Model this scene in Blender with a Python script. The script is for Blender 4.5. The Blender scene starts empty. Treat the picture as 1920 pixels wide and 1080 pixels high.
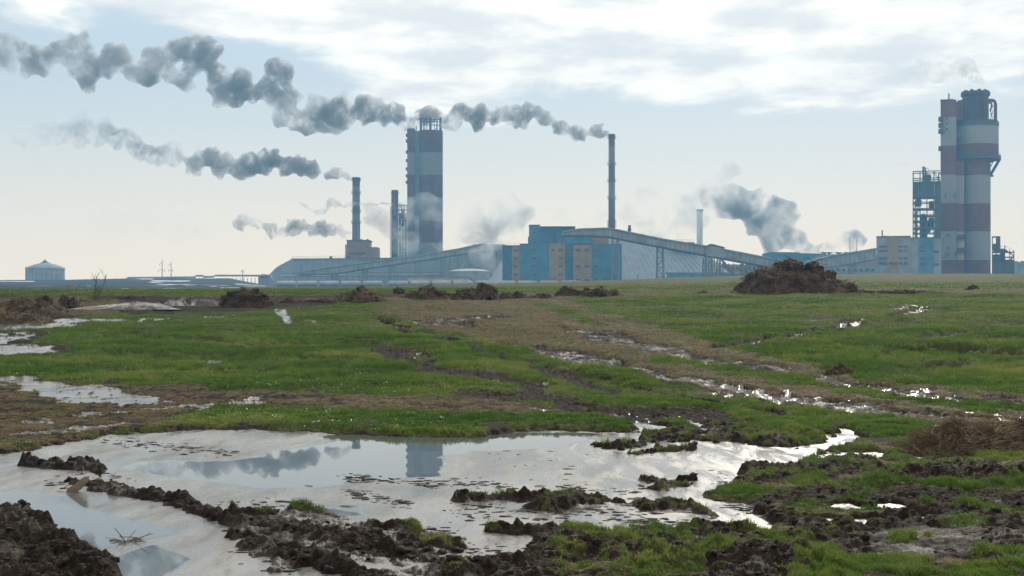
import bpy, math, random
import numpy as np
from mathutils import Vector, Matrix
R = math.radians
random.seed(7); rng = np.random.default_rng(7)
scn = bpy.context.scene
COL = scn.collection

# ------------------------------------------------------------------ camera
F, CZ, HOR = 2667.0, 1.5, 582.0          # focal length in photo pixels, eye height, horizon row
cam_d = bpy.data.cameras.new('camera'); cam = bpy.data.objects.new('camera', cam_d); COL.objects.link(cam)
cam_d.sensor_width = 36; cam_d.lens = 36*F/1920; cam_d.clip_start = .1; cam_d.clip_end = 20000
cam_d.shift_y = (HOR-540)/1920
cam.location = (0, 0, CZ); cam.rotation_euler = (R(90), 0, 0)
scn.camera = cam
# ------------------------------------------------------------------ light
SUN_EL, SUN_AZ = 30.0, 16.0              # azimuth to the right of the view direction
w = bpy.data.worlds.new('World'); scn.world = w; w.use_nodes = True
sun_d = bpy.data.lights.new('sun', 'SUN'); sun_d.energy = 4.0; sun_d.angle = R(1.5); sun_d.color = (1, .93, .82)
sun = bpy.data.objects.new('sun', sun_d); COL.objects.link(sun)
sd = Vector((math.sin(R(SUN_AZ))*math.cos(R(SUN_EL)), math.cos(R(SUN_AZ))*math.cos(R(SUN_EL)), math.sin(R(SUN_EL))))
sun.rotation_euler = sd.to_track_quat('Z', 'Y').to_euler(); sun.location = (0, 0, 50)
scn.view_settings.view_transform = 'Standard'; scn.view_settings.look = 'None'
scn.view_settings.exposure = 0.0; scn.view_settings.gamma = 1
scn.render.engine = 'CYCLES'
scn.cycles.use_denoising = True
try: scn.cycles.denoiser = 'OPENIMAGEDENOISE'
except Exception: pass
scn.cycles.max_bounces = 8; scn.cycles.volume_bounces = 2; scn.cycles.transparent_max_bounces = 8
scn.cycles.sample_clamp_indirect = 4
scn.cycles.volume_max_steps = 256

class NT:
    """small node-tree writer"""
    def __init__(s, tree): s.t = tree; s.n = tree.nodes; s.l = tree.links; s.n.clear()
    def add(s, typ, **k):
        n = s.n.new(typ)
        for a, v in k.items():
            if a == 'inp':
                for kk, vv in v.items():
                    if isinstance(vv, bpy.types.NodeSocket): s.l.new(vv, n.inputs[kk])
                    else: n.inputs[kk].default_value = vv
            else: setattr(n, a, v)
        return n
    def math(s, op, a, b=0., c=0., clamp=False):
        n = s.add('ShaderNodeMath', operation=op, use_clamp=clamp)
        for i, v in enumerate((a, b, c)):
            if isinstance(v, bpy.types.NodeSocket): s.l.new(v, n.inputs[i])
            else: n.inputs[i].default_value = v
        return n.outputs[0]
    def ramp(s, v, a, b, c=0., d=1., smooth=True):
        n = s.add('ShaderNodeMapRange', interpolation_type='SMOOTHSTEP' if smooth else 'LINEAR')
        s.l.new(v, n.inputs[0])
        for i, x in enumerate((a, b, c, d)):
            if isinstance(x, bpy.types.NodeSocket): s.l.new(x, n.inputs[i+1])
            else: n.inputs[i+1].default_value = x
        return n.outputs[0]
    def mix(s, f, a, b, blend='MIX'):
        n = s.add('ShaderNodeMix', data_type='RGBA', blend_type=blend)
        for i, v in ((0, f), (6, a), (7, b)):
            if isinstance(v, bpy.types.NodeSocket): s.l.new(v, n.inputs[i])
            elif i and len(v) == 3: n.inputs[i].default_value = (*v, 1)
            else: n.inputs[i].default_value = v
        return n.outputs[2]
    def noise(s, vec, scale, detail=4, rough=.55, out=0, dist=0):
        n = s.add('ShaderNodeTexNoise'); n.inputs['Scale'].default_value = scale
        n.inputs['Detail'].default_value = detail; n.inputs['Roughness'].default_value = rough; n.inputs['Distortion'].default_value = dist
        if vec is not None: s.l.new(vec, n.inputs['Vector'])
        return n.outputs[out]
    def scalev(s, vec, sc, off=(0, 0, 0)):
        n = s.add('ShaderNodeMapping'); n.inputs['Scale'].default_value = sc; n.inputs['Location'].default_value = off
        s.l.new(vec, n.inputs['Vector']); return n.outputs[0]

# ------------------------------------------------------------------ sky: Nishita with a broken sheet of cloud
T = NT(w.node_tree)
sky = T.add('ShaderNodeTexSky', sky_type='NISHITA', sun_disc=False, sun_elevation=R(SUN_EL), sun_rotation=R(SUN_AZ),
            altitude=150, air_density=1.0, dust_density=.6, ozone_density=1.2)
tc = T.add('ShaderNodeTexCoord'); sep = T.add('ShaderNodeSeparateXYZ'); T.l.new(tc.outputs['Generated'], sep.inputs[0])
X, Y, Z = sep.outputs
el = T.math('ARCSINE', Z)                                         # elevation, radians
az = T.math('ARCTAN2', X, Y)                                      # azimuth to the right of view
# cloud-sheet plane coordinates (a sheet overhead, foreshortened towards the horizon)
zz = T.math('ADD', T.math('MAXIMUM', Z, 0.0), .07)
cv = T.add('ShaderNodeCombineXYZ'); T.l.new(T.math('DIVIDE', X, zz), cv.inputs[0]); T.l.new(T.math('DIVIDE', Y, zz), cv.inputs[1])
n1 = T.noise(T.scalev(cv.outputs[0], (1.0, .8, 1), (3.1, 1.7, 0)), 1.35, 7, .56, dist=.25)
n2 = T.noise(T.scalev(cv.outputs[0], (1.0, .8, 1), (8.1, 4.2, 0)), 3.2, 6, .55)
# lower edge of the sheet: higher in the sky towards the left
edge = T.ramp(az, -.30, .0, .185, .133)
cover = T.math('SUBTRACT', el, edge)
bias = T.ramp(cover, -.04, .045, -.34, .30, False)
leftgap = T.ramp(az, -.35, -.05, .10, 0.0)
bias = T.math('SUBTRACT', bias, leftgap)
cl = T.ramp(T.math('ADD', n1, bias), .48, .61)
zfade = T.ramp(el, .9, 1.4, 1, .5)
shade = T.ramp(n2, .35, .62)
thick = T.ramp(T.math('ADD', n1, bias), .55, .95)
lit = T.mix(shade, (13.4, 12.7, 12.0), (19.2, 17.6, 15.1))
skyc = T.mix(1.0, sky.outputs[0], (.92, 1.0, 1.06), 'MULTIPLY')
hz = T.ramp(el, .0, .19, .92, .10)
skyc = T.mix(hz, T.mix(.6, skyc, (11.4, 11.8, 11.8)), (16.8, 13.6, 9.9))
allc = T.mix(T.math('MULTIPLY', cl, T.math('MULTIPLY', zfade, .93)), skyc, lit)
bg = T.add('ShaderNodeBackground'); T.l.new(allc, bg.inputs[0]); bg.inputs[1].default_value = 0.086
wo = T.add('ShaderNodeOutputWorld'); T.l.new(bg.outputs[0], wo.inputs[0])

# ------------------------------------------------------------------ generic helpers
def tag(o, label=None, cat=None, group=None, kind=None):
    if label: o['label'] = label
    if cat: o['category'] = cat
    if group: o['group'] = group
    if kind: o['kind'] = kind
    return o
def empty(name, loc, label, cat, group=None):
    o = bpy.data.objects.new(name, None); o.location = loc; o.empty_display_size = .5; COL.objects.link(o)
    return tag(o, label, cat, group)
def link(name, me, mat=None, parent=None, loc=None):
    o = bpy.data.objects.new(name, me); COL.objects.link(o)
    if mat is not None: me.materials.append(mat)
    if loc is not None: o.location = loc
    if parent is not None:
        o.parent = parent
        # vertices are given in world space: undo the parents' placement
        off = Vector((0, 0, 0)); p = parent
        while p: off += p.location; p = p.parent
        o.location = -off if loc is None else Vector(loc)-off
    return o
def rawmesh(name, co, faces_flat, loop_total, smooth=False, attrs=None):
    me = bpy.data.meshes.new(name); co = np.ascontiguousarray(co, dtype=np.float32)
    me.vertices.add(len(co)); me.vertices.foreach_set('co', co.ravel())
    lt = np.asarray(loop_total, dtype=np.int32); fl = np.asarray(faces_flat, dtype=np.int32)
    me.loops.add(len(fl)); me.loops.foreach_set('vertex_index', fl)
    me.polygons.add(len(lt)); st = np.concatenate([[0], np.cumsum(lt)[:-1]]).astype(np.int32)
    me.polygons.foreach_set('loop_start', st)
    me.polygons.foreach_set('use_smooth', np.full(len(lt), smooth, dtype=bool))
    for k, a in (attrs or {}).items():
        at = me.attributes.new(k, 'FLOAT', 'POINT'); at.data.foreach_set('value', np.ascontiguousarray(a, dtype=np.float32))
    me.update(calc_edges=True); me.validate(verbose=False) if False else None
    return me
class MB:
    """collects boxes, bars, tubes and prisms; build() links them as ONE mesh object"""
    def __init__(s): s.v = []; s.f = []
    def add(s, vs, fs):
        b = len(s.v); s.v += [tuple(p) for p in vs]; s.f += [tuple(i+b for i in f) for f in fs]; return s
    def box(s, x0, x1, y0, y1, z0, z1):
        return s.add([(x0,y0,z0),(x1,y0,z0),(x1,y1,z0),(x0,y1,z0),(x0,y0,z1),(x1,y0,z1),(x1,y1,z1),(x0,y1,z1)],
                     [(0,3,2,1),(4,5,6,7),(0,1,5,4),(1,2,6,5),(2,3,7,6),(3,0,4,7)])
    def prism(s, pts, y0, y1):
        """outline in the x-z plane, extruded from y0 to y1"""
        n = len(pts); a = sum(pts[i][0]*pts[(i+1)%n][1]-pts[(i+1)%n][0]*pts[i][1] for i in range(n))
        if a < 0: pts = pts[::-1]
        vs = [(x, y0, z) for x, z in pts]+[(x, y1, z) for x, z in pts]
        return s.add(vs, [tuple(range(n)), tuple(range(2*n-1, n-1, -1))]+[(i, i+n, (i+1)%n+n, (i+1)%n) for i in range(n)])
    def bar(s, p, q, t, t2=None):
        p, q = Vector(p), Vector(q); d = (q-p); L = d.length
        if L < 1e-6: return s
        d.normalize(); up = Vector((0, 0, 1)) if abs(d.z) < .95 else Vector((0, 1, 0))
        a = d.cross(up).normalized()*t/2; b = d.cross(a).normalized()*(t2 or t)/2
        vs = [p-a-b, p+a-b, p+a+b, p-a+b, q-a-b, q+a-b, q+a+b, q-a+b]
        return s.add(vs, [(0,1,2,3),(7,6,5,4),(0,4,5,1),(1,5,6,2),(2,6,7,3),(3,7,4,0)])
    def lathe(s, cx, cy, prof, n=32, cap=True):
        """profile of (radius, z) turned round a vertical axis"""
        vs = []; fs = []
        for r, z in prof:
            for i in range(n):
                a = 2*math.pi*i/n; vs.append((cx+r*math.cos(a), cy+r*math.sin(a), z))
        for k in range(len(prof)-1):
            for i in range(n): j = (i+1) % n; fs.append((k*n+i, k*n+j, (k+1)*n+j, (k+1)*n+i))
        if cap:
            fs.append(tuple(range(n-1, -1, -1))); m = (len(prof)-1)*n; fs.append(tuple(range(m, m+n)))
        return s.add(vs, fs)
    def tube(s, pts, r, n=8, r2=None):
        pts = [Vector(p) for p in pts]; rings = []
        for i, p in enumerate(pts):
            d = (pts[min(i+1, len(pts)-1)]-pts[max(i-1, 0)]).normalized()
            up = Vector((0, 0, 1)) if abs(d.z) < .9 else Vector((0, 1, 0))
            a = d.cross(up).normalized(); b = d.cross(a).normalized()
            rr = r if r2 is None else r+(r2-r)*i/(len(pts)-1)
            rings.append([p+a*rr*math.cos(2*math.pi*k/n)+b*rr*math.sin(2*math.pi*k/n) for k in range(n)])
        vs = [v for rg in rings for v in rg]; fs = []
        for i in range(len(pts)-1):
            for k in range(n): j = (k+1) % n; fs.append((i*n+k, (i+1)*n+k, (i+1)*n+j, i*n+j))
        fs.append(tuple(range(n))); m = (len(pts)-1)*n; fs.append(tuple(range(m+n-1, m-1, -1)))
        return s.add(vs, fs)
    def rail(s, x0, x1, y0, y1, z, t=.12):
        """a thin rail tying separate ribs or panes into one piece"""
        return s.bar((x0, y0, z), (x1, y1, z), t)
    def build(s, name, mat, parent=None, smooth=None):
        me = bpy.data.meshes.new(name); me.from_pydata(s.v, [], s.f); me.update()
        if smooth:
            me.polygons.foreach_set('use_smooth', [True]*len(me.polygons)); me.set_sharp_from_angle(angle=R(smooth))
        return link(name, me, mat, parent)
def PX(u, Y): return (u-960)/F*Y
def PZ(v, Y): return CZ+(HOR-v)/F*Y

# ------------------------------------------------------------------ noise on arrays
_p = np.random.default_rng(3).permutation(4096).astype(np.int32)
_ga = np.arange(4096)*(2*np.pi/4096); _GC = np.cos(_ga).astype(np.float32); _GS = np.sin(_ga).astype(np.float32)
def _h(ix, iy, iz=0): return _p[(_p[(_p[ix & 4095]+iy) & 4095]+iz) & 4095]
def perlin(x, y, seed=0):
    x = np.asarray(x)+seed*17.31; y = np.asarray(y)+seed*9.77
    ix = np.floor(x); iy = np.floor(y); fx = (x-ix).astype(np.float32); fy = (y-iy).astype(np.float32)
    ix = ix.astype(np.int32); iy = iy.astype(np.int32)
    ux = fx*fx*fx*(fx*(fx*6-15)+10); uy = fy*fy*fy*(fy*(fy*6-15)+10)
    p0 = _p[ix & 4095]; p1 = _p[(ix+1) & 4095]
    def g(p, dx, dy):
        h = _p[(p+iy+dy) & 4095]; return _GC[h]*(fx-dx)+_GS[h]*(fy-dy)
    a = g(p0, 0, 0); a += (g(p1, 1, 0)-a)*ux
    c = g(p0, 0, 1); c += (g(p1, 1, 1)-c)*ux
    return (a+(c-a)*uy)*1.5
def fbm(x, y, o=4, seed=0, gain=.5):
    r = 0; a = 1.; s = 1.; t = 0
    for i in range(o): r = r+a*perlin(x*s, y*s, seed+i); t += a; a *= gain; s *= 2.03
    return r/t*1.4
def billow(x, y, o=4, seed=0, gain=.5):
    """rounded lumps with sharp creases, 0..1"""
    r = 0; a = 1.; s = 1.; t = 0
    for i in range(o): r = r+a*np.sqrt(np.abs(perlin(x*s, y*s, seed+i))+1e-4); t += a; a *= gain; s *= 2.07
    return r/t
def perlin3(x, y, z, seed=0):
    x = x+seed*17.31; y = y+seed*9.77; z = z+seed*5.3
    ix = np.floor(x).astype(np.int64); iy = np.floor(y).astype(np.int64); iz = np.floor(z).astype(np.int64)
    fx = x-ix; fy = y-iy; fz = z-iz
    f = lambda t: t*t*t*(t*(t*6-15)+10)
    def g(dx, dy, dz):
        h = _h(ix+dx, iy+dy, iz+dz); a = (h & 63)*(2*np.pi/64); c = ((h >> 6) & 63)/31.5-1; s = np.sqrt(1-c*c)
        return s*np.cos(a)*(fx-dx)+s*np.sin(a)*(fy-dy)+c*(fz-dz)
    ux, uy, uz = f(fx), f(fy), f(fz); L = lambda a, b, t: a+(b-a)*t
    return L(L(L(g(0,0,0), g(1,0,0), ux), L(g(0,1,0), g(1,1,0), ux), uy), L(L(g(0,0,1), g(1,0,1), ux), L(g(0,1,1), g(1,1,1), ux), uy), uz)*1.4
def sstep(a, b, x): t = np.clip((x-a)/(b-a), 0, 1); return t*t*(3-2*t)
# ------------------------------------------------------------------ terrain
UA = [-600, 0, 300, 500, 700, 950, 1200, 1400, 1650, 1920, 2600]
VCR = [545, 543, 542, 540, 537, 532, 524, 517, 513, 514, 516]      # row of the far field's crest
def zbase(u, Y):
    """the lie of the land: flat wet hollow, then a long slope up, a crest and the plant's plateau"""
    u = np.asarray(u, dtype=np.float64); Y = np.asarray(Y, dtype=np.float64)
    t = Y-19.2; near = .0475*(t+np.sqrt(t*t+9))/2*1.0
    near = near-.0475*(-11.2+np.sqrt(11.2**2+9))/2
    n70 = .0475*((70-19.2)+np.sqrt((70-19.2)**2+9))/2-.0475*(-11.2+np.sqrt(11.2**2+9))/2
    v250 = np.interp(u, UA, VCR); z250 = CZ+(HOR-v250)/F*250
    zf = np.interp(u, [350, 520], [13.6, 12.4]); zff = np.interp(u, [100, 250, 430, 530], [20.9, 22.0, 22.0, 15.5])
    z = np.where(Y < 70, near, 0)
    a = sstep(0, 1, 0)
    m = np.clip((Y-70)/180, 0, 1); z = np.where((Y >= 70) & (Y < 250), n70+(z250-n70)*m, z)
    m = np.clip((Y-250)/400, 0, 1); z = np.where((Y >= 250) & (Y < 650), z250+(zf-z250)*m, z)
    m = np.clip((Y-650)/250, 0, 1); z = np.where(Y >= 650, zf+(zff-zf)*m, z)
    return z
def ground_at(u, v, ymax=240):
    """distance and height where the sight line through photo pixel (u, v) meets the land"""
    Y = np.linspace(6, ymax, 6000); z = zbase(u, Y); vv = HOR+(CZ-z)/Y*F
    k = np.argmax(vv <= v) if (vv <= v).any() else len(Y)-1
    return float(Y[k]), float(z[k])

s_out = np.concatenate([np.linspace(-2.6, -.47, 26)[:-1], np.linspace(-.47, -.37, 40)[:-1], np.linspace(-.37, .37, 1060), np.linspace(.37, .47, 40)[1:], np.linspace(.47, 2.6, 26)[1:]])
ys = list(np.linspace(-25, 6.6, 14)); y = 6.8
while y < 3500:
    ys.append(y)
    y += y*(.0023 if y < 22 else .0036 if y < 74 else .010 if y < 270 else .04)
ys = np.array(ys)
S, YY = np.meshgrid(s_out, ys); XX = S*np.maximum(YY, 6.5)
Yc = np.maximum(YY, 6.5); U = 960+XX/Yc*F
ZB = zbase(U, YY); V = HOR+(CZ-ZB)/Yc*F
shp = XX.shape
# wobble of painted outlines, in photo pixels (wider on the ground further away)
px = Yc/F
d1 = fbm(XX*1.3, YY*.9, 4, 11); d2 = fbm(XX*1.3, YY*.9, 4, 12); d3 = fbm(XX*6, YY*4.5, 3, 13)
UW = U+(d1*26+d3*12); VW = V+(d2*7+d3*3)*np.clip((V-545)/120, .15, 1.3)
def poly(pts, soft=6, k=3.0, uw=None, vw=None):
    """soft mask (0..1) of a polygon drawn in photo pixels on the ground"""
    uw = UW if uw is None else uw; vw = VW if vw is None else vw
    P = np.array(pts, float); out = np.zeros(shp)
    b = (uw > P[:, 0].min()-60) & (uw < P[:, 0].max()+60) & (vw > P[:, 1].min()-30) & (vw < P[:, 1].max()+30) & (YY > 5)
    x = uw[b]; y = vw[b]*k; inside = np.zeros(len(x), bool); d = np.full(len(x), 1e9); n = len(P)
    for i in range(n):
        x0, y0 = P[i]; x1, y1 = P[(i+1) % n]; y0 *= k; y1 *= k
        c = ((y0 > y) != (y1 > y)); xi = x0+(y-y0)*(x1-x0)/((y1-y0) or 1e-9); inside ^= c & (x < xi)
        dx, dy = x1-x0, y1-y0; t = np.clip(((x-x0)*dx+(y-y0)*dy)/(dx*dx+dy*dy+1e-9), 0, 1)
        d = np.minimum(d, np.hypot(x-x0-t*dx, y-y0-t*dy))
    out[b] = sstep(-soft, soft, np.where(inside, d, -d)); return out
def stroke(pts, wd, soft=None, k=3.0):
    """soft mask of a line drawn in photo pixels; points may carry their own half-width"""
    P = [(p[0], p[1], p[2] if len(p) > 2 else wd) for p in pts]; A = np.array(P, float)
    out = np.zeros(shp); m = A[:, 2].max()*2+30
    b = (UW > A[:, 0].min()-m) & (UW < A[:, 0].max()+m) & (VW > A[:, 1].min()-m/k) & (VW < A[:, 1].max()+m/k) & (YY > 5)
    x = UW[b]; y = VW[b]*k; d = np.full(len(x), 1e9)
    for i in range(len(P)-1):
        x0, y0, w0 = P[i]; x1, y1, w1 = P[i+1]; y0 *= k; y1 *= k; dx, dy = x1-x0, y1-y0
        t = np.clip(((x-x0)*dx+(y-y0)*dy)/(dx*dx+dy*dy+1e-9), 0, 1)
        d = np.minimum(d, np.hypot(x-x0-t*dx, y-y0-t*dy)/(w0+(w1-w0)*t))
    out[b] = sstep(1.25, .55, d) if not soft or soft is not True else sstep(1.35, .05, d); return out
def over(f, m, val=1.0): return f*(1-m)+val*m

G = np.ones(shp); S_ = np.zeros(shp); N_ = np.zeros(shp); W_ = np.zeros(shp); DH = np.zeros(shp); RG = np.full(shp, .25)  # grass, straw, snow, wet, height, roughness of relief
near = YY < 75
def mud(m, rough=.8, wet=0.):
    global G, S_, RG, W_
    G = G*(1-m); S_ = S_*(1-m); RG = over(RG, m, rough); W_ = over(W_, m, wet)
def straw(m, g=.15):
    global G, S_, RG
    G = over(G, m, g); S_ = over(S_, m, 1); RG = over(RG, m, .35)
def grass(m, rough=.3):
    global G, S_, W_, RG
    G = over(G, m, 1); S_ = S_*(1-m); W_ = W_*(1-m); RG = over(RG, m, rough)
def water(m):
    """puddle or ice lying in a rut on the slope"""
    global G, S_, W_, RG, DH
    m = m*np.where((U > 600) & (V < 845), sstep(.08, .32, brk3), sstep(-.75, -.35, brk3))
    G = G*(1-m); S_ = S_*(1-m); W_ = over(W_, m, 1.0); DH = DH-.03*m; RG = RG*(1-m*.9)
# everything past 80 m needs no fine noise
brk3 = fbm(XX*5, YY*2.4, 3, 23); brk = fbm(XX*2.2, YY*1.6, 4, 21); brk2 = fbm(XX*9, YY*6, 3, 22)
thr = lambda m, lo, hi: m*sstep(lo, hi, m*1.0+brk*.6+brk2*.35)
# -- the muddy line along the near crest, left end thicker
mud(poly([(-80,552),(200,556),(420,556),(760,553),(1180,547),(1180,556),(760,563),(560,575),(420,585),(250,590),(60,604),(-80,610)], 8), .9, .2)
straw(thr(poly([(-80,560),(160,556),(330,578),(200,592),(-80,600)], 10), .3, .7)*.8)
straw(stroke([(560,566),(760,560),(1000,556),(1180,551),(1400,549),(1700,547),(1980,546)], 14)*.7)
# -- left: thaw water and ice between the mud
water(thr(poly([(-80,612),(100,598),(240,600),(120,612),(-80,622)], 6), .25, .6))
water(thr(stroke([(240,602,5),(330,596,4),(440,588,3)], 4), .2, .5))
mud(poly([(-80,622),(120,620),(140,662),(60,668),(-80,668)], 8)*.85, .5, .3)
grass(thr(poly([(130,612),(300,606),(420,592),(420,640),(140,650),(60,640)], 10), .2, .5))
water(thr(poly([(-80,640),(-80,628),(60,622),(45,634),(-20,642)], 5), .2, .5))
water(thr(poly([(-80,662),(-80,650),(70,645),(100,652),(110,660),(60,664)], 5), .3, .6))
water(thr(stroke([(370,676),(405,675)], 14), .3, .7))
water(poly([(512,580),(535,579),(549,605),(538,608)], 4, uw=U+d3*4, vw=V+d3*2)); water(stroke([(570,604,6),(585,606,4)], 6))
# -- left: brown trampled belt
m = poly([(-80,705),(140,712),(330,722),(520,730),(700,742),(900,745),(1000,752),(1100,772),(900,780),(640,772),(420,790),(300,802),(200,812),(60,842),(-80,850)], 14)
straw(m*sstep(.2, .55, m+brk*.7), .38); mud(thr(m, .75, 1.25)*.8, .6, .25)
mud(stroke([(0,712,16),(160,720,14),(300,734,12),(480,746,10),(640,744,10)], 12)*sstep(-.2, .3, brk), .8, .3)
water(thr(poly([(-80,705),(20,704),(100,713),(180,722),(250,736),(330,752),(220,758),(130,752),(70,738),(20,720),(-80,716)], 6), .3, .6))
water(thr(stroke([(275,766,12),(380,760,16),(495,752,10)], 12), .35, .7))
water(thr(stroke([(105,781,12),(240,772,12)], 12), .35, .7)); water(thr(stroke([(20,818,12),(130,808,22),(240,797,14)], 12), .35, .7)); water(thr(stroke([(30,795,8),(90,790,18)], 12), .5, .9))
grass(thr(poly([(310,790),(420,762),(560,765),(760,768),(1000,772),(1150,780),(1195,800),(1150,806),(960,812),(760,816),(560,806),(330,802)], 8), .1, .4)*.95)
water(thr(stroke([(600,790,26),(700,784,20)], 12), .35, .7)); water(thr(stroke([(980,773,26),(1075,775,18)], 12), .3, .7))
# -- the brown wheel-track belt from the crest down to the lower right
belt = poly([(720,566),(1065,558),(1120,585),(1240,612),(1390,655),(1520,685),(1640,712),(1800,732),(2000,748),(2000,812),(1800,800),(1620,780),(1480,756),(1330,730),(1180,700),(1060,672),(940,652),(840,628),(740,604),(705,580)], 16)
straw(belt*sstep(-.1, .35, belt*.6+brk*.5), .22)
grass(stroke([(1015,573,12),(1060,585,18),(1100,602,14),(1130,610,8)], 14)*.9)
grass(thr(stroke([(1240,672,16),(1390,694,30),(1520,712,34),(1680,742,36),(1860,762,30),(1980,770,20)], 20), .2, .6)*.95)
def track(pts, wd, wet=.5, deep=.05):
    global DH
    m = stroke(pts, wd); mud(m*sstep(-.35, .15, m*.4+brk*.6), 1.15, wet*.68); DH = DH-deep*m*(Y_n)
Y_n = np.clip(Yc/25, .6, 1.6)
track([(700,590,6),(720,604,14),(770,616,20),(830,628,12)], 12, .55); track([(800,600,18),(860,600,26),(880,612,16)], 20, .5)
track([(930,640,16),(1010,652,34),(1080,668,34),(1200,690,26),(1320,712,28),(1440,738,26),(1560,756,26),(1700,772,20),(1900,790,16)], 20, .6, .07)
track([(1050,614,14),(1130,628,30),(1230,650,30),(1330,672,26),(1440,690,22),(1560,712,24),(1680,730,26),(1800,744,22),(1950,752,16)], 20, .55, .06)
for pts in ([(880,592,12),(920,594,18),(960,590,10)], [(1120,768,14),(1210,772,18)], [(760,660,14),(800,662,22)], [(690,640,10),(745,655,14)],
            [(790,690,22),(900,702,26),(1010,728,22)], [(1000,690,14),(1080,715,30),(1150,735,22)], [(720,660,20),(830,690,16)], [(850,736,20),(1010,742,30),(1100,756,20)],
            [(1060,760,26),(1160,770,40),(1290,775,40),(1400,790,26)], [(1230,720,30),(1340,742,34),(1480,770,34)]):
    track(pts, 16, .35, .04)
for pts in ([(700,578,5),(705,585,6)], [(730,600,8),(760,607,10)], [(885,594,8),(930,592,12)], [(1365,716,20),(1460,734,16)], [(770,604,14),(820,609,10)],
            [(1590,718,18),(1680,728,26),(1740,734,26),(1800,742,14)], [(1480,742,24),(1560,750,22)], [(1330,730,14),(1420,742,24),(1500,752,26),(1570,762,18)], [(1600,762,12),(1680,768,14)],
            [(1800,775,24),(1880,781,34),(1960,786,30)], [(1455,704,10),(1500,708,12)], [(1255,668,8),(1330,684,14)], [(1700,792,18),(1760,797,16)], [(1270,780,30),(1330,790,36),(1420,798,24)], [(1440,776,18),(1500,781,14)], [(1140,778,16),(1200,783,20)], [(760,660,8),(795,663,12)], [(1000,718,12),(1030,722,12)], [(905,718,12),(930,722,12)], [(1540,700,5),(1560,702,5)]):
    water(thr(stroke(pts, 12), .4, .85))
# raised grassy shoulder between the two tracks, with a dark torn edge
sh = stroke([(720,596,8),(840,634,14),(940,660,16),(1060,690,18),(1180,716,20),(1320,738,20),(1440,762,20),(1540,780,16)], 16)
DH += sh*.05*Y_n; grass(sh*.8)
ed = stroke([(740,610,5),(850,642,7),(950,668,8),(1070,700,9),(1190,726,10),(1330,750,12),(1460,776,12)], 8)
mud(ed*sstep(-.3, .1, brk), 1.0, .2); DH -= ed*.03
# -- right-hand field: wheel rut, and hollows whose dark mud also paints in furrow shadow
r1 = stroke([(1340,645,15),(1420,636,15),(1500,626,14),(1560,610,13),(1620,597,12),(1740,577,10),(1800,570,6)], 9)
DH -= r1*.12; mud(r1*sstep(-.5, -.1, brk2+r1*.3), .6, .42); water(thr(stroke([(1400,638,4),(1500,624,7),(1560,607,6),(1620,596,7)], 5), .45, .9)); water(thr(stroke([(1670,580,10),(1720,575,10)], 6), .3, .7))
for pts, dd in (([(1660,656,14),(1760,654,22),(1960,662,26)], .22), ([(1740,628,20),(1860,618,20)], .10), ([(1500,600,14),(1560,598,14)], .06), ([(1740,690,16),(1800,684,18)], .08), ([(1330,600,12),(1400,600,12)], .05), ([(1520,615,14),(1700,607,14)], .04)):
    m = stroke(pts, 18); DH -= m*dd*1.2; mud(thr(m, .55, 1.1)*.85, .6, .35)
water(thr(stroke([(1740,632,24),(1830,624,20)], 14), .9, 1.3)); water(thr(stroke([(1860,663,24),(1960,665,20)], 8), .8, 1.3)); water(stroke([(1215,574,6),(1240,573,4)], 5))
DH += fbm(XX*.22, YY*.30, 3, 31)*.11*sstep(22, 35, YY)+fbm(XX*.7, YY*.9, 3, 32)*.06*sstep(19, 26, YY)
HUM = fbm(XX*.35, YY*.5, 4, 33)
for pts in ([(1100,600,8),(1250,606,10),(1330,612,8)], [(1560,640,10),(1700,632,12),(1830,640,10),(1960,634,12)], [(1420,668,10),(1560,664,12),(1640,672,8)], [(1180,580,8),(1330,584,10),(1500,576,8)], [(1600,606,8),(1760,600,10),(1940,606,10)],
            [(120,640,10),(300,632,14),(420,640,10)], [(60,690,10),(240,684,14),(420,696,12),(560,690,10)], [(350,618,8),(520,622,12),(640,612,8)], [(560,668,10),(700,676,12)], [(180,662,8),(300,668,10)], [(430,650,10),(560,642,12)]):
    m = stroke(pts, 14); DH -= m*.07; G = G*(1-.3*m*sstep(-.2, .3, brk)); mud(thr(m, .9, 1.5)*.6, .4, .2)
# -- left-middle field: soft hummocks and scrapes
for pts in ([(420,612,12),(480,606,16)], [(640,640,12),(700,655,14)], [(230,660,12),(330,650,12)]): m = stroke(pts, 14); mud(thr(m, .8, 1.3)*.7, .4, .2)

# -- the lower wet ground (rows below ~800)
low = sstep(19.6, 17.6, YY)
straw(thr(low*poly([(1150,800),(1500,830),(1990,830),(1990,1110),(850,1110),(860,1000),(1280,960),(1380,870)], 14), .45, .9)*.55, .55)
DH += low*.034
mudz = low*(sstep(.02, .35, fbm(XX*.9, YY*.9, 4, 41)+.15*sstep(900, 1060, V))*poly([(700,960),(1200,955),(1330,880),(1420,860),(1990,860),(1990,1140),(400,1140)], 18))
mud(mudz, 1.3, .36); DH += mudz*.02
RB = np.clip(billow(XX*3.0, YY*2.6, 2, 51)*.75+.2*fbm(XX*1.3, YY*1.1, 2, 53)+.0, 0, 1.2)
mf = poly([(400,948),(880,975),(1000,990),(960,1150),(480,1150),(440,1010),(395,985)], 14); mud(mf, .9, .5)
DH = DH*(1-mf)+mf*(.004+.03*fbm(XX*1.6, YY*1.6, 3, 55))
mf = poly([(-100,940),(60,955),(130,1020),(230,1085),(235,1150),(-100,1150)], 14); mud(mf, 1., .4)
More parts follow.
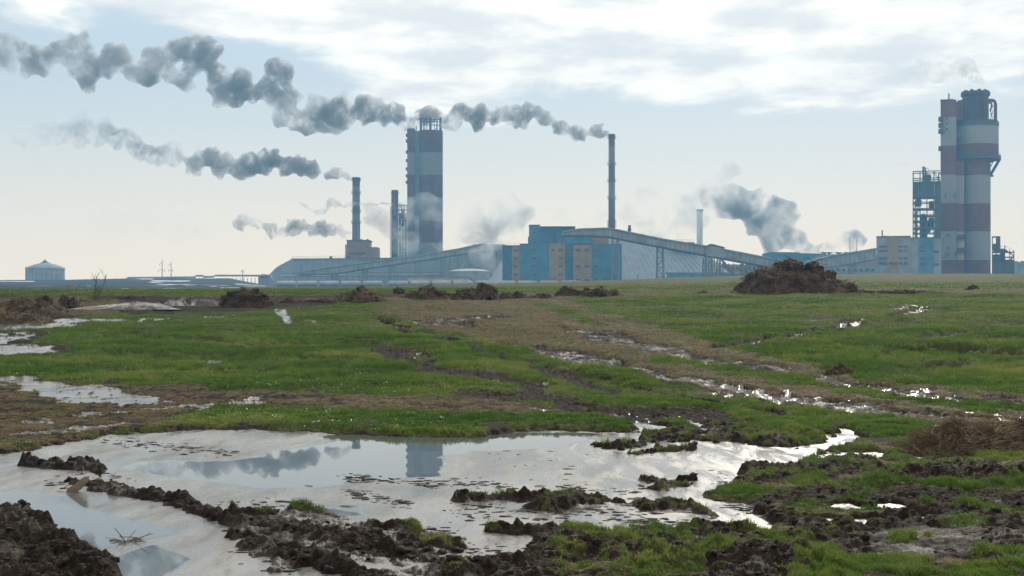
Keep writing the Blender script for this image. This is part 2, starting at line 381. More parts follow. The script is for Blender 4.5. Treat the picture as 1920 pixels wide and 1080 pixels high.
def ridge(pts, wd, h, gr=0., rough=1.5):
    global DH, POND
    m = stroke(pts, wd); ms = stroke([(p[0], p[1], (p[2] if len(p) > 2 else wd)*1.35) for p in pts], wd, True)
    DH = np.maximum(DH, DH+(h*(.22+1.15*RB)*.95+.010-DH)*ms); mud(m, rough, .33); POND = POND*(1-m)
    if gr: grass(m*gr*sstep(-.25, .15, fbm(XX*3, YY*3, 3, 52)), rough*.6)
POND = poly([(-90,852),(0,850),(60,842),(200,813),(330,803),(480,800),(600,807),(760,816),(900,815),(1000,803),(1150,806),(1196,804),(1190,790),(1150,779),(1215,786),(1250,798),(1215,820),(1330,808),(1290,798),(1300,785),(1400,800),(1430,806),(1500,832),(1560,818),(1600,812),(1560,795),(1590,798),(1606,815),(1600,832),(1500,850),(1520,860),(1560,848),(1650,850),(1662,862),(1600,866),(1520,864),(1470,876),(1400,882),(1390,905),(1300,918),(1290,935),(1390,942),(1470,962),(1440,1000),(1300,1003),(1180,1003),(1060,985),(1010,1010),(960,1040),(880,1020),(870,995),(740,985),(640,965),(560,945),(500,962),(430,985),(460,1040),(500,1078),(560,1070),(700,1056),(720,1075),(640,1130),(470,1140),(230,1140),(215,1080),(150,1030),(110,1000),(60,965),(0,950),(-90,945)], 13, uw=U+d3*9+d1*8, vw=V+d3*3+d2*3)
POND = np.maximum(POND, stroke([(1500,800,6),(1590,822,14),(1560,836,18)], 10)*.9)
POND = np.maximum(POND, thr(stroke([(1560,952,20),(1700,952,16)], 16), .4, .8)); POND = np.maximum(POND, thr(stroke([(1520,978,22),(1640,980,26),(1760,976,20)], 16), .4, .8))
POND = np.maximum(POND, thr(stroke([(1700,858,16),(1800,860,22)], 16), .4, .8)*.9)
POND = np.maximum(POND, thr(stroke([(900,1000,20),(980,1030,34)], 16), .3, .8)*.9)
mud(POND, .25, .5)
DH = np.where(POND > 0, DH*(1-POND)-.085*POND, DH)
shal = poly([(560,880),(1420,900),(1450,985),(1000,1000),(700,980),(420,920)], 40)*POND
DH += shal*(.056+.045*fbm(XX*2.6, YY*4.2, 3, 61))
DH += thr(stroke([(200,828,14),(330,835,30),(430,846,30)], 20), .5, 1.1)*.06*POND
# ridges and clods
ridge([(60,866,16),(120,876,22),(170,884,22)], 20, .075); ridge([(130,868,8),(175,866,8)], 8, .07)
ridge([(120,905,14),(190,915,24),(260,928,24),(330,938,34),(395,958,28),(400,972,20)], 24, .07)
ridge([(440,962,10),(500,968,12)], 12, .07, .5); ridge([(420,985,12),(480,990,24),(560,1000,40),(650,1018,50),(720,1035,50),(790,1040,30)], 40, .075, .08)
ridge([(440,1010,20),(520,1035,34),(600,1060,40),(700,1085,40)], 30, .05)
ridge([(-60,965,60),(40,985,60),(90,1020,60),(140,1060,60),(170,1110,50)], 60, .12, 0, 1.8)
ridge([(-60,1060,90),(60,1090,90)], 80, .08, 0, 1.6)
ridge([(700,985,14),(750,990,20),(780,1000,14)], 18, .07, .9); ridge([(760,1018,20),(860,1028,20)], 20, .07, .6)
ridge([(905,996,8),(960,1000,22),(1040,1006,20),(1120,1020,20)], 20, .06, .6)
ridge([(880,935,14),(960,936,8),(1060,936,20),(1140,940,16),(1200,942,10)], 14, .075, .85); ridge([(1000,952,16),(1060,948,24),(1100,944,14)], 16, .06, .7)
ridge([(1200,915,8),(1245,911,14),(1280,907,8)], 14, .045, .85); ridge([(1215,899,10),(1290,895,6)], 12, .04, .4)
ridge([(1210,950,20),(1290,950,24),(1350,966,14)], 16, .075, .5); ridge([(1190,850,8),(1290,838,6)], 8, .05, 1)
ridge([(1115,836,14),(1195,832,14)], 10, .05, 1.); ridge([(1215,822,10),(1270,816,22),(1320,822,8)], 12, .06, 1.)
ridge([(1330,820,20),(1420,818,26),(1500,826,30),(1540,822,20)], 20, .07, .9); ridge([(1330,800,16),(1420,812,20)], 16, .05, .9)
ridge([(1390,908,20),(1440,900,34),(1540,892,48),(1600,884,44),(1650,890,26)], 40, .13, .75, 1.4)
ridge([(1520,868,10),(1560,858,14),(1620,860,12)], 12, .06, .8)
ridge([(1660,905,30),(1720,900,40),(1800,892,50),(1850,905,30)], 40, .14, .35, 1.5); ridge([(1880,905,30),(1960,895,60)], 40, .16, .3, 1.5)
ridge([(1440,945,24),(1560,930,40),(1700,935,50),(1900,945,60)], 40, .05, .3, 1.3)
ridge([(1430,960,20),(1500,985,34),(1560,1000,34)], 30, .07, .3, 1.4); ridge([(1560,1000,24),(1640,990,34),(1720,970,24),(1830,958,30)], 26, .07, .4, 1.4)
ridge([(1060,1030,30),(1200,1015,40),(1340,1010,40),(1480,1030,40),(1600,1055,40)], 36, .06, .7, 1.3)
ridge([(860,1075,40),(1000,1060,50),(1120,1050,50)], 50, .10, .5, 1.6); ridge([(1200,1062,60),(1340,1066,70),(1480,1080,60)], 60, .17, .25, 1.8)
ridge([(1250,1010,20),(1320,1000,30),(1380,1010,20)], 24, .08, .4, 1.5)
ridge([(1000,1100,60),(1300,1115,60)], 60, .10, .5, 1.6)
m = poly([(1620,1000),(1700,990),(1830,1000),(1860,1040),(1740,1060),(1640,1030)], 14); mud(m, .7, .42); DH -= m*.015
grass(thr(poly([(1480,1110),(1640,1065),(1900,1085),(1990,1160),(1560,1160)], 45), .35, 1.0)); grass(thr(poly([(1640,820),(1700,850),(1880,870),(1990,860),(1990,830),(1800,850)], 30), .3, .9))
def carve(pts, wd):
    global DH, POND, G, RG
    m = stroke(pts, wd); DH = DH*(1-m)-.055*m; POND = np.maximum(POND, m); G = G*(1-m); RG = over(RG, m, .3)
carve([(1556,800,8),(1585,806,16),(1600,820,20),(1575,836,22),(1510,850,12)], 14); carve([(1580,854,16),(1640,856,24)], 16)
carve([(1180,782,10),(1225,795,18),(1250,806,20)], 12); carve([(1285,786,12),(1400,797,16)], 10); carve([(1330,905,24),(1300,940,30),(1360,960,24),(1420,980,16)], 24)
carve([(1530,951,5),(1620,950,9),(1700,951,5)], 12); carve([(1540,977,5),(1640,980,9),(1720,978,5)], 12); carve([(1750,858,16),(1810,861,18)], 12)
# -- fine relief
fine = .55*(billow(XX*5.5, YY*5.5, 3, 71, .55)-.62)+.5*fbm(XX*8, YY*8, 4, 73, .52); med = fbm(XX*1.5, YY*1.5, 4, 72)
amp = RG*np.where(YY < 80, 1, 0)*np.where(POND > .5, .35, 1)
G = np.maximum(G, .9*low*(U > 1150)*(POND < .3)*sstep(.02, .30, fbm(XX*1.4, YY*1.2, 4, 78)+.18*sstep(1000, 1080, V)))
G = G*(1-low*sstep(.05, .35, fbm(XX*1.9, YY*1.7, 4, 77))*.9)
HT = ZB+DH+amp*(fine*.075+med*.04)
HT = HT+np.where(YY > 76, fbm(XX*.05, YY*.05, 3, 75)*.12*sstep(76, 120, YY), 0)
HT = np.where(POND > .3, np.where(HT > -.012, HT*.9, HT), HT)
HT[YY < 6.4] = np.minimum(HT[YY < 6.4], .1)
G = np.clip(G*sstep(-.75, -.25, brk+.15), 0, 1); G[POND > .5] *= (HT[POND > .5] > .012)
S_ = np.clip(S_, 0, 1); W_ = np.clip(W_, 0, 1)
# far land: winter-brown strip on the left beyond the green, snow left in the furrows
FARB = sstep(246, 262, YY)
SN = FARB*sstep(.34, .46, fbm(XX*.02, YY*.03, 4, 81))*sstep(900, 300, U)*(YY < 900)
G = np.where(YY > 246, G*(1-FARB), G)
ny, nx = shp
idx = np.arange(ny*nx).reshape(shp)
quads = np.stack([idx[:-1, :-1], idx[:-1, 1:], idx[1:, 1:], idx[1:, :-1]], -1).reshape(-1, 4)
co = np.stack([XX, YY, HT], -1).reshape(-1, 3)
me = rawmesh('ground', co, quads.ravel(), np.full(len(quads), 4), True,
             dict(grass=G.ravel(), straw=S_.ravel(), wet=np.where(YY > 246, 0, W_).ravel(), snow=SN.ravel(), far=FARB.ravel()))
def mat(name):
    m = bpy.data.materials.new(name); m.use_nodes = True; return m, NT(m.node_tree)
def attr(t, n): return t.add('ShaderNodeAttribute', attribute_name=n, attribute_type='GEOMETRY').outputs['Fac']
mg, t = mat('soil_and_turf')
g = t.add('ShaderNodeNewGeometry').outputs['Position']
a_g, a_s, a_w, a_n, a_f = (attr(t, k) for k in ('grass', 'straw', 'wet', 'snow', 'far'))
nf = t.noise(g, 22, 6, .65); nm = t.noise(g, 2.3, 5, .6); nl = t.noise(g, .22, 4, .6); nff = t.noise(t.scalev(g, (.03, .06, .03)), 1, 5, .65)
mudc = t.mix(t.ramp(nf, .35, .7), (.007, .0055, .0045), (.030, .022, .016)); mudc = t.mix(t.ramp(nm, .4, .7, 0, .5), mudc, (.034, .027, .021))
strc = t.mix(t.ramp(nf, .35, .68), (.035, .025, .014), (.125, .085, .046)); strc = t.mix(t.ramp(nm, .42, .62, 0, .7), strc, (.045, .052, .018))
grc = t.mix(t.ramp(nf, .3, .7), (.022, .026, .009), (.055, .065, .020)); grc = t.mix(t.ramp(nm, .4, .7, 0, .4), grc, (.07, .07, .028)); grc = t.mix(t.ramp(nl, .35, .65, 0, .35), grc, (.06, .065, .022))
c = t.mix(t.ramp(t.math('ADD', a_s, t.math('MULTIPLY', t.math('SUBTRACT', nf, .5), .7)), .3, .6), mudc, strc)
c = t.mix(t.ramp(t.math('ADD', a_g, t.math('MULTIPLY', t.math('SUBTRACT', nf, .5), .7)), .35, .6), c, grc)
farc = t.mix(t.ramp(nff, .3, .7), (.018, .018, .015), (.045, .04, .03))
c = t.mix(a_f, c, farc)
wetf = t.ramp(a_w, .55, .8); damp = t.ramp(t.math('ADD', a_w, t.math('MULTIPLY', t.math('SUBTRACT', nm, .5), .8)), .28, .62)
c = t.mix(t.math('MULTIPLY', damp, .35), c, (.012, .010, .008))
c = t.mix(wetf, c, (.06, .06, .06)); c = t.mix(a_n, c, (.75, .78, .82))
rough = t.math('SUBTRACT', .85, t.math('MULTIPLY', damp, .38)); rough = t.math('SUBTRACT', rough, t.math('MULTIPLY', wetf, .30))
rough = t.math('ADD', rough, t.math('MULTIPLY', t.math('SUBTRACT', nm, .5), .3))
bmp = t.add('ShaderNodeBump', inp={'Height': nf, 'Distance': .03}); t.l.new(t.math('SUBTRACT', .9, t.math('MULTIPLY', wetf, .83)), bmp.inputs['Strength'])
b = t.add('ShaderNodeBsdfPrincipled', inp={'Base Color': c, 'Roughness': rough, 'Normal': bmp.outputs[0], 'Specular IOR Level': t.math('ADD', t.math('MULTIPLY', damp, .22), .03)})
t.l.new(b.outputs[0], t.add('ShaderNodeOutputMaterial').inputs[0])
ground = link('ground', me, mg); tag(ground, 'wide muddy field with green turf, wheel ruts and churned clods', 'ground', kind='structure')

# ------------------------------------------------------------------ the flooded hollow: open water partly skinned with ice
wx = np.linspace(-8.0, 8.0, 640); wy = []; y = 6.6
while y < 21.5: wy.append(y); y += y*.004
wy = np.array(wy); WX, WY = np.meshgrid(wx, wy); wU = 960+WX/WY*F; wV = HOR+CZ/WY*F
_s = shp; shp = WX.shape; YYs, YY = YY, WY
dd1 = fbm(WX*1.1, WY*.8, 4, 91); dd2 = fbm(WX*1.1, WY*.8, 4, 92)
P1 = dict(soft=26, uw=wU+dd1*30, vw=wV+dd2*4)
opn = poly([(240,868),(300,864),(420,862),(470,856),(560,838),(640,826),(600,820),(640,812),(760,812),(1130,812),(1060,838),(900,846),(830,856),(828,893),(760,896),(620,916),(500,919),(400,905),(300,892),(240,880)], **P1)
opn = np.maximum(opn, poly([(-90,950),(0,925),(60,925),(140,928),(160,955),(250,980),(330,1000),(200,1030),(215,1050),(300,1020),(360,1050),(300,1075),(230,1120),(-90,1120)], **P1))
opn = np.maximum(opn, poly([(500,950),(640,950),(700,968),(560,975)], **P1)*.7)
opn = np.maximum(opn, poly([(940,955),(1080,950),(1060,962),(960,965)], **P1)*.8)
opn = np.maximum(opn, poly([(420,815),(600,806),(500,822)], **P1)*.4)
ice = np.clip(1-opn, 0, 1)
ny2, nx2 = shp; idx2 = np.arange(ny2*nx2).reshape(shp)
q2 = np.stack([idx2[:-1, :-1], idx2[:-1, 1:], idx2[1:, 1:], idx2[1:, :-1]], -1).reshape(-1, 4)
wm = rawmesh('puddle_water', np.stack([WX, WY, 0*WX], -1).reshape(-1, 3), q2.ravel(), np.full(len(q2), 4), True, dict(ice=ice.ravel()))
shp = _s; YY = YYs
mw, t = mat('water_and_ice')
g = t.add('ShaderNodeNewGeometry').outputs['Position']; a_i = attr(t, 'ice')
n1_ = t.noise(t.scalev(g, (1, .45, 1)), 5, 5, .6); n2_ = t.noise(t.scalev(g, (1, .35, 1)), 26, 4, .6); n3_ = t.noise(t.scalev(g, (1, .35, 1)), 1.1, 6, .65, dist=.4); n4_ = t.noise(t.scalev(g, (1, .22, 1)), 3.2, 6, .7, dist=.5)
icef = t.ramp(t.math('ADD', a_i, t.math('ADD', t.math('MULTIPLY', t.math('SUBTRACT', n1_, .5), .5), t.math('MULTIPLY', t.math('SUBTRACT', n3_, .5), .5))), .30, .66)
col = t.mix(t.ramp(n3_, .35, .65), (.075, .08, .08), (.19, .19, .185)); col = t.mix(t.ramp(n4_, .56, .66, 0, .55), col, (.045, .05, .05)); col = t.mix(t.ramp(n2_, .58, .72, 0, .5), col, (.05, .05, .048))
col = t.mix(icef, (.085, .095, .10), col)
ro = t.math('MULTIPLY', icef, t.ramp(n4_, .40, .62, .16, .42)); ro = t.math('ADD', ro, .012)
bh = t.math('ADD', t.math('MULTIPLY', n1_, .6), t.math('MULTIPLY', n2_, .4))
bw = t.add('ShaderNodeBump', inp={'Height': bh, 'Distance': .01}); t.l.new(t.math('ADD', t.math('MULTIPLY', icef, .40), .004), bw.inputs['Strength'])
b = t.add('ShaderNodeBsdfPrincipled', inp={'Base Color': col, 'Roughness': ro, 'IOR': 1.33, 'Normal': bw.outputs[0]})
t.l.new(b.outputs[0], t.add('ShaderNodeOutputMaterial').inputs[0])
wat = link('puddle_water', wm, mw); tag(wat, 'shallow flood water in the field hollow, partly skinned with grey ice', 'water', kind='structure')
# ------------------------------------------------------------------ grass, straw and clods growing from the ground sheet
vw_all = (np.abs(XX) < Yc*.42) & (YY > 6.9)
def blades(name, mask, n, ymin, ymax, hgt, wid, flat, seed, three, material, label, cat, tone_amp=.5):
    r = np.random.default_rng(seed)
    sel = vw_all & (YY > ymin) & (YY < ymax)
    ii = np.flatnonzero(sel & (mask > .02)); ii = ii[(ii % nx) < nx-1]; ii = ii[ii < (ny-1)*nx]
    p = mask.ravel()[ii].astype(np.float64); p = p/p.sum()
    k = r.choice(ii, size=n, p=p); a = r.random(n); bb = r.random(n)
    fx, fy, fz = XX.ravel(), YY.ravel(), HT.ravel()
    x = fx[k]+(fx[k+1]-fx[k])*a; y_ = fy[k]+(fy[k+nx]-fy[k])*bb; z = fz[k]+(fz[k+1]-fz[k])*a+(fz[k+nx]-fz[k])*bb
    cl = fbm(x*3.1, y_*3.1, 2, seed+5)
    h = hgt*(.55+.75*r.random(n))*(1+.8*cl)*(1+.55*fbm(x*.6, y_*.8, 3, seed+6))*np.clip(mask.ravel()[k]*1.1, .35, 1)
    wd = np.maximum(wid, y_*.00042)*(.7+.6*r.random(n))
    ang = r.random(n)*2*np.pi; ld = fbm(x*1.2, y_*1.2, 2, seed+9)*6+r.normal(0, 1.2, n)
    lean = (flat+(1-flat)*r.random(n)*.9)*h*(1.0 if flat < .5 else 2.2)
    up = h*(1 if flat < .5 else .35)
    ca, sa = np.cos(ang)*wd/2, np.sin(ang)*wd/2; lx, ly = np.cos(ld)*lean, np.sin(ld)*lean
    z0 = z-.006
    if three:
        m1 = .5; vs = np.stack([np.stack([x-ca, y_-sa, z0], 1), np.stack([x+ca, y_+sa, z0], 1),
              np.stack([x+ca*.8+lx*.3, y_+sa*.8+ly*.3, z+up*.6], 1), np.stack([x-ca*.8+lx*.3, y_-sa*.8+ly*.3, z+up*.6], 1),
              np.stack([x+lx, y_+ly, z+up*(1.0 if flat < .5 else .4)], 1)], 1)
        base = (np.arange(n)*5)[:, None]; fl = np.concatenate([base+[0, 1, 2, 3], base+[3, 2, 4]], 1).ravel(); lt = np.tile([4, 3], n); per = 5
    else:
        vs = np.stack([np.stack([x-ca, y_-sa, z0], 1), np.stack([x+ca, y_+sa, z0], 1), np.stack([x+lx, y_+ly, z+up], 1)], 1)
        fl = np.arange(n*3); lt = np.full(n, 3); per = 3
    tone = np.clip(.5+tone_amp*(r.normal(0, .26, n)+.9*fbm(x*.3, y_*.4, 4, seed+3)+.5*cl+.12*np.clip(x/12, -1, 1)), 0, 1)
    me = rawmesh(name, vs.reshape(-1, 3), fl, lt, False, dict(tone=np.repeat(tone, per)))
    return tag(link(name, me, material), label, cat, kind='stuff')
def blade_mat(name, cols, trans=.45, spec=.3, rough=.7):
    m, t = mat(name); a = attr(t, 'tone')
    r_ = t.add('ShaderNodeValToRGB'); t.l.new(a, r_.inputs[0]); e = r_.color_ramp.elements
    e[0].position = 0; e[0].color = (*cols[0], 1); e[1].position = 1; e[1].color = (*cols[-1], 1)
    for i, c_ in enumerate(cols[1:-1]): q = e.new((i+1)/(len(cols)-1)); q.color = (*c_, 1)
    p = t.add('ShaderNodeBsdfPrincipled', inp={'Base Color': r_.outputs[0], 'Roughness': rough, 'Specular IOR Level': spec})
    tr = t.add('ShaderNodeBsdfTranslucent', inp={'Color': r_.outputs[0]}); mx = t.add('ShaderNodeMixShader', inp={0: trans, 1: p.outputs[0], 2: tr.outputs[0]})
    t.l.new(mx.outputs[0], t.add('ShaderNodeOutputMaterial').inputs[0]); return m
m_grass = blade_mat('grass_blades', [(.015, .038, .005), (.046, .100, .011), (.085, .150, .022), (.21, .21, .06)], .5, .4, .38)
m_straw = blade_mat('dry_straw', [(.03, .021, .012), (.08, .055, .03), (.15, .11, .06), (.27, .21, .13)], .2, .2)
slope = np.clip(1-(np.abs(np.gradient(HT, axis=0)/np.maximum(np.gradient(YY, axis=0), 1e-3))-.5)*1.5, 0, 1)
gm = G*slope*(W_ < .45)*(HT-np.where(YY < 24, 0, -9) > .012)*np.where(YY < 80, .6+.4*sstep(-.35, .15, HUM+.5*brk2+.35*brk), 1)
blades('grass', gm*sstep(.25, .8, gm+.4*brk2+.15), 330000, 6.9, 26, .038, .0040, 0, 101, True, m_grass, 'short green grass growing on the banks and slope around the puddle', 'grass')
blades('grass', gm*(YY/30)**.3*(YY < 40), 400000, 24, 40, .060, .005, 0, 102, False, m_grass, 'green winter cereal covering the middle of the rising field', 'grass')
blades('grass', gm*(YY >= 40), 330000, 40, 76, .048, .008, 0, 112, False, m_grass, 'green winter cereal on the upper field below the line of heaps', 'grass')
blades('grass', gm*(YY > 76)*sstep(150, 80, YY), 60000, 77, 150, .10, .012, 0, 103, False, m_grass, 'green crop on the far field beyond the line of mud heaps', 'grass')
sm = S_*(W_ < .4)*slope
blades('dry_grass', sm, 150000, 17, 76, .04, .004, .7, 104, False, m_straw, 'dead tan stalks trodden flat in the vehicle track', 'dry grass')
blades('dry_grass', (S_*.6+.10*(RG > .9)+.22*G)*(YY < 19.5)*(W_ < .4)*(HT > .01), 110000, 6.9, 19.5, .035, .0028, .7, 105, True, m_straw, 'dead yellowed blades and stalks lying on the churned mud', 'dry grass')
# ------------------------------------------------------------------ materials for what is built
def wallmat(name, col, var=.25, streak=.3, rough=.85, scale=.25, metal=0., joints=0.):
    m, t = mat(name); g = t.add('ShaderNodeNewGeometry').outputs['Position']
    a = t.noise(g, scale, 5, .6); s_ = t.noise(t.scalev(g, (1, 1, .06)), scale*3, 4, .6)
    d = tuple(x*(1-var) for x in col); l_ = tuple(min(1, x*(1+var*.5)) for x in col)
    c = t.mix(t.ramp(a, .3, .7), d, l_); c = t.mix(t.ramp(s_, .5, .75, 0, streak), c, tuple(x*.55 for x in col))
    if joints:
        sp = t.add('ShaderNodeSeparateXYZ'); t.l.new(g, sp.inputs[0])
        jz = t.math('LESS_THAN', t.math('FRACT', t.math('DIVIDE', sp.outputs[2], joints*.55)), .07); jx = t.math('LESS_THAN', t.math('FRACT', t.math('DIVIDE', sp.outputs[0], joints)), .035)
        c = t.mix(t.math('MULTIPLY', t.math('MAXIMUM', jz, jx), .28), c, tuple(x*.35 for x in col))
    b = t.add('ShaderNodeBsdfPrincipled', inp={'Base Color': c, 'Roughness': rough, 'Metallic': metal}); t.l.new(b.outputs[0], t.add('ShaderNodeOutputMaterial').inputs[0]); return m
def bandmat(name, stops, Yd, var=.2):
    """painted bands: (photo row of the band's top, colour) from the top down"""
    m, t = mat(name); g = t.add('ShaderNodeNewGeometry').outputs['Position']; sp = t.add('ShaderNodeSeparateXYZ'); t.l.new(g, sp.inputs[0])
    a = t.noise(g, .18, 6, .6); s_ = t.noise(t.scalev(g, (1, 1, .05)), .9, 5, .65)
    c = None
    for v, col in reversed(stops):
        if c is None: c = t.mix(0., col, col); prev = c; zt = PZ(v, Yd); continue
        z = PZ(v, Yd); k = t.math('LESS_THAN', sp.outputs[2], zt); c = t.mix(k, col, prev); prev = c; zt = z
    c = t.mix(t.ramp(a, .3, .7, 0, var), c, (.25, .24, .23)); c = t.mix(t.ramp(s_, .5, .8, 0, .45), c, (.10, .09, .085))
    b = t.add('ShaderNodeBsdfPrincipled', inp={'Base Color': c, 'Roughness': .9}); t.l.new(b.outputs[0], t.add('ShaderNodeOutputMaterial').inputs[0]); return m
RED = (.13, .020, .016); WHT = (.25, .25, .245)
m_conc = wallmat('grey_concrete', (.34, .33, .31)); m_dark = wallmat('dark_steel', (.06, .065, .07), .3, .2, .6); m_steel = wallmat('painted_steel', (.17, .18, .19), .3, .3, .6)
m_glass = wallmat('window_glass', (.035, .05, .06), .3, 0, .25, .6); m_frame = wallmat('window_frame', (.22, .23, .22))
m_blue = wallmat('blue_cladding', (.06, .19, .29), .3, .45, joints=3.1); m_dblue = wallmat('deep_blue_cladding', (.035, .14, .23), .25, .35, joints=3.1); m_tan = wallmat('tan_cladding', (.30, .215, .12), .25, .45, joints=3.1)
m_gallery = wallmat('gallery_sheeting', (.26, .28, .29), .25, .4); m_roof = wallmat('sheet_roof', (.23, .27, .30), .15, .25, .6); m_pale = wallmat('pale_wall', (.26, .29, .30), .25, .4, joints=3.1); m_rust = wallmat('rusty_sheet', (.20, .12, .08))
m_brick = wallmat('brown_brick', (.26, .16, .11)); m_yel = wallmat('yellow_wall', (.55, .42, .22)); m_white = wallmat('white_panel', (.75, .76, .76), .1, .1); m_soot = wallmat('sooty_steel', (.045, .035, .035), .4, .3); m_dred = wallmat('rusty_red_steel', (.13, .035, .03), .4, .3)
def gz(u, Y): return float(zbase(u, Y))-.6
def px_box(mb, u0, u1, v0, v1, Y, D, dy=0.):
    """a box whose front face stands at distance Y+dy and fills photo columns u0-u1, rows v0-v1; v1 None = down to the ground"""
    x0, x1 = PX(u0, Y), PX(u1, Y); z1 = PZ(v0, Y); z0 = gz((u0+u1)/2, Y) if v1 is None else PZ(v1, Y)
    return mb.box(x0, x1, Y+dy, Y+dy+D, z0, z1)
_win = {}
def window(parent, u, v, wpx, hpx, Y, dy=-.06):
    """frame part with its pane as sub-part, standing just proud of the wall"""
    w_, h_ = wpx*Y/F, hpx*Y/F; key = (round(w_, 2), round(h_, 2)); x, z = PX(u, Y), PZ(v, Y)
    if key not in _win:
        f = MB(); t_ = .12
        f.box(-w_/2-t_, w_/2+t_, -.05, .05, h_/2, h_/2+t_); f.box(-w_/2-t_, w_/2+t_, -.12, .05, -h_/2-t_, -h_/2)
        f.box(-w_/2-t_, -w_/2, -.05, .05, -h_/2, h_/2); f.box(w_/2, w_/2+t_, -.05, .05, -h_/2, h_/2)
        for i in range(1, max(2, int(w_/1.1))): xx = -w_/2+w_*i/max(2, int(w_/1.1)); f.box(xx-.04, xx+.04, -.045, .045, -h_/2, h_/2)
        fm = bpy.data.meshes.new('window'); fm.from_pydata(f.v, [], f.f); fm.materials.append(m_frame)
        p = MB().box(-w_/2, w_/2, -.02, .02, -h_/2, h_/2); pm = bpy.data.meshes.new('pane'); pm.from_pydata(p.v, [], p.f); pm.materials.append(m_glass)
        _win[key] = (fm, pm)
    fm, pm = _win[key]
    o = bpy.data.objects.new('window', fm); COL.objects.link(o); o.parent = parent
    off = Vector((0, 0, 0)); q = parent
    while q: off += q.location; q = q.parent
    o.location = Vector((x, Y+dy, z))-off
    p = bpy.data.objects.new('pane', pm); COL.objects.link(p); p.parent = o
def thing(name, u, Y, label, cat, group=None):
    return empty(name, (PX(u, Y), Y, float(zbase(u, Y))), label, cat, group)
def lattice(mb, p0, p1, q0, q1, n, t=.25):
    """two chords p0-p1 and q0-q1 with zig-zag bracing"""
    p0, p1, q0, q1 = map(Vector, (p0, p1, q0, q1)); mb.bar(p0, p1, t); mb.bar(q0, q1, t)
    for i in range(n):
        a = p0.lerp(p1, i/n); b_ = q0.lerp(q1, (i+1)/n) ; c_ = q0.lerp(q1, i/n); d_ = p0.lerp(p1, (i+1)/n)
        mb.bar(a, b_, t*.6) if i % 2 == 0 else mb.bar(c_, d_, t*.6); mb.bar(d_, b_, t*.6)
def chimney(name, u, v0, r0, v1, r1, Y, bands, label, cat='chimney', platforms=(), **k):
    o = thing(name, u, Y, label, cat, **k); zt, zb_ = PZ(v0, Y), gz(u, Y); x = PX(u, Y); r0, r1 = r0*Y/F, r1*Y/F
    prof = []; n = 14
    for i in range(n+1): f = i/n; prof.append((r1+(r0-r1)*(1-(1-f)**1.6), zb_+(zt-zb_)*f))
    prof += [(r0*.8, zt), (r0*.8, zt-2)]
    MB().lathe(x, Y, prof, 36).build('shaft', bandmat(name+'_paint', bands, Y), o, 40)
    MB().lathe(x, Y, [(r0*1.06, zt-1.2), (r0*1.10, zt-.6), (r0*1.10, zt+.1), (r0*.85, zt+.1)], 36).build('rim', m_dark, o, 40)
    for v in platforms:
        z = PZ(v, Y); f = (z-zb_)/(zt-zb_); r = r1+(r0-r1)*(1-(1-f)**1.6)
        mb = MB().lathe(x, Y, [(r*.98, z-.15), (r+.7, z-.15), (r+.7, z), (r*.98, z)], 28)
        for i in range(14): a = i/14*2*math.pi; mb.bar((x+(r+.6)*math.cos(a), Y+(r+.6)*math.sin(a), z-.05), (x+(r+.6)*math.cos(a), Y+(r+.6)*math.sin(a), z+1.1), .07)
        mb.lathe(x, Y, [(r+.56, z+1.05), (r+.64, z+1.05), (r+.64, z+1.12), (r+.56, z+1.12)], 28, False); mb.build('platform', m_dark, o)
    lad = MB(); 
    for s in (-.25, .25): lad.bar((x+s, Y-r1-.1, zb_), (x+s, Y-r0-.25, zt), .08)
    for i in range(60): f = i/60; yy = Y-r1-.1+(r1-r0-.15)*f; lad.bar((x-.25, yy, zb_+(zt-zb_)*f), (x+.25, yy, zb_+(zt-zb_)*f), .05)
    lad.build('ladder', m_dark, o); return o
def railing(mb, pts, h=1.1, step=2.5, t=.07):
    for a, b_ in zip(pts[:-1], pts[1:]):
        a, b_ = Vector(a), Vector(b_); n = max(1, int((b_-a).length/step))
        for i in range(n+1): p = a.lerp(b_, i/n); mb.bar(p, p+Vector((0, 0, h)), t)
        mb.bar(a+Vector((0, 0, h)), b_+Vector((0, 0, h)), t); mb.bar(a+Vector((0, 0, h/2)), b_+Vector((0, 0, h/2)), t)

# ------------------------------------------------------------------ main banded headframe tower
Yt = 800; k = Yt/F; tw = thing('shaft_tower', 800, Yt, 'tall red and white banded mine tower beside the thin stack, steam at its foot', 'tower')
R2 = (.085, .022, .020); W2 = (.165, .17, .175)
BND = [(240, R2), (285, W2), (327, R2), (369, W2), (413, R2), (455, W2), (520, R2)]
bm_t = bandmat('tower_bands', BND, Yt)
MB().lathe(PX(806, Yt), Yt+23.3*k, [(23.2*k, gz(806, Yt)), (23.2*k, PZ(243, Yt)), (22*k, PZ(243, Yt)), (22*k, PZ(244, Yt))], 64).build('silo_wall', bm_t, tw, 40)
px_box(MB(), 763, 776.7, 240, None, Yt, 12, 2).build('lift_shaft', bm_t, tw); px_box(MB(), 776.7, 784.5, 244, None, Yt, 8, 4.2).build('stair_shaft', wallmat('stair_glass', (.13, .19, .21), .2, .2, .5), tw)
for v in (251, 262, 283, 299, 315, 328, 340): px_box(MB(), 759.8, 763, v-2.4, v+2.4, Yt, 5, 4).build('balcony', m_dark, tw)
mb = MB()
for u in (789, 806, 825): px_box(mb, u-2.1, u+2.1, 219, 244, Yt, 1.3, 6)
mb.build('column', m_dark, tw) if False else None
for u, v in ((788, 218.5), (806, 217), (825, 218)): px_box(MB(), u-2.1, u+2.1, v, 244, Yt, 1.3, 5).build('column', m_dark, tw)
mb = MB()
for u in (794.5, 799, 813.5, 819): mb.bar((PX(u, Yt), Yt+6, PZ(244, Yt)), (PX(u, Yt), Yt+6, PZ(220.5, Yt)), .32)
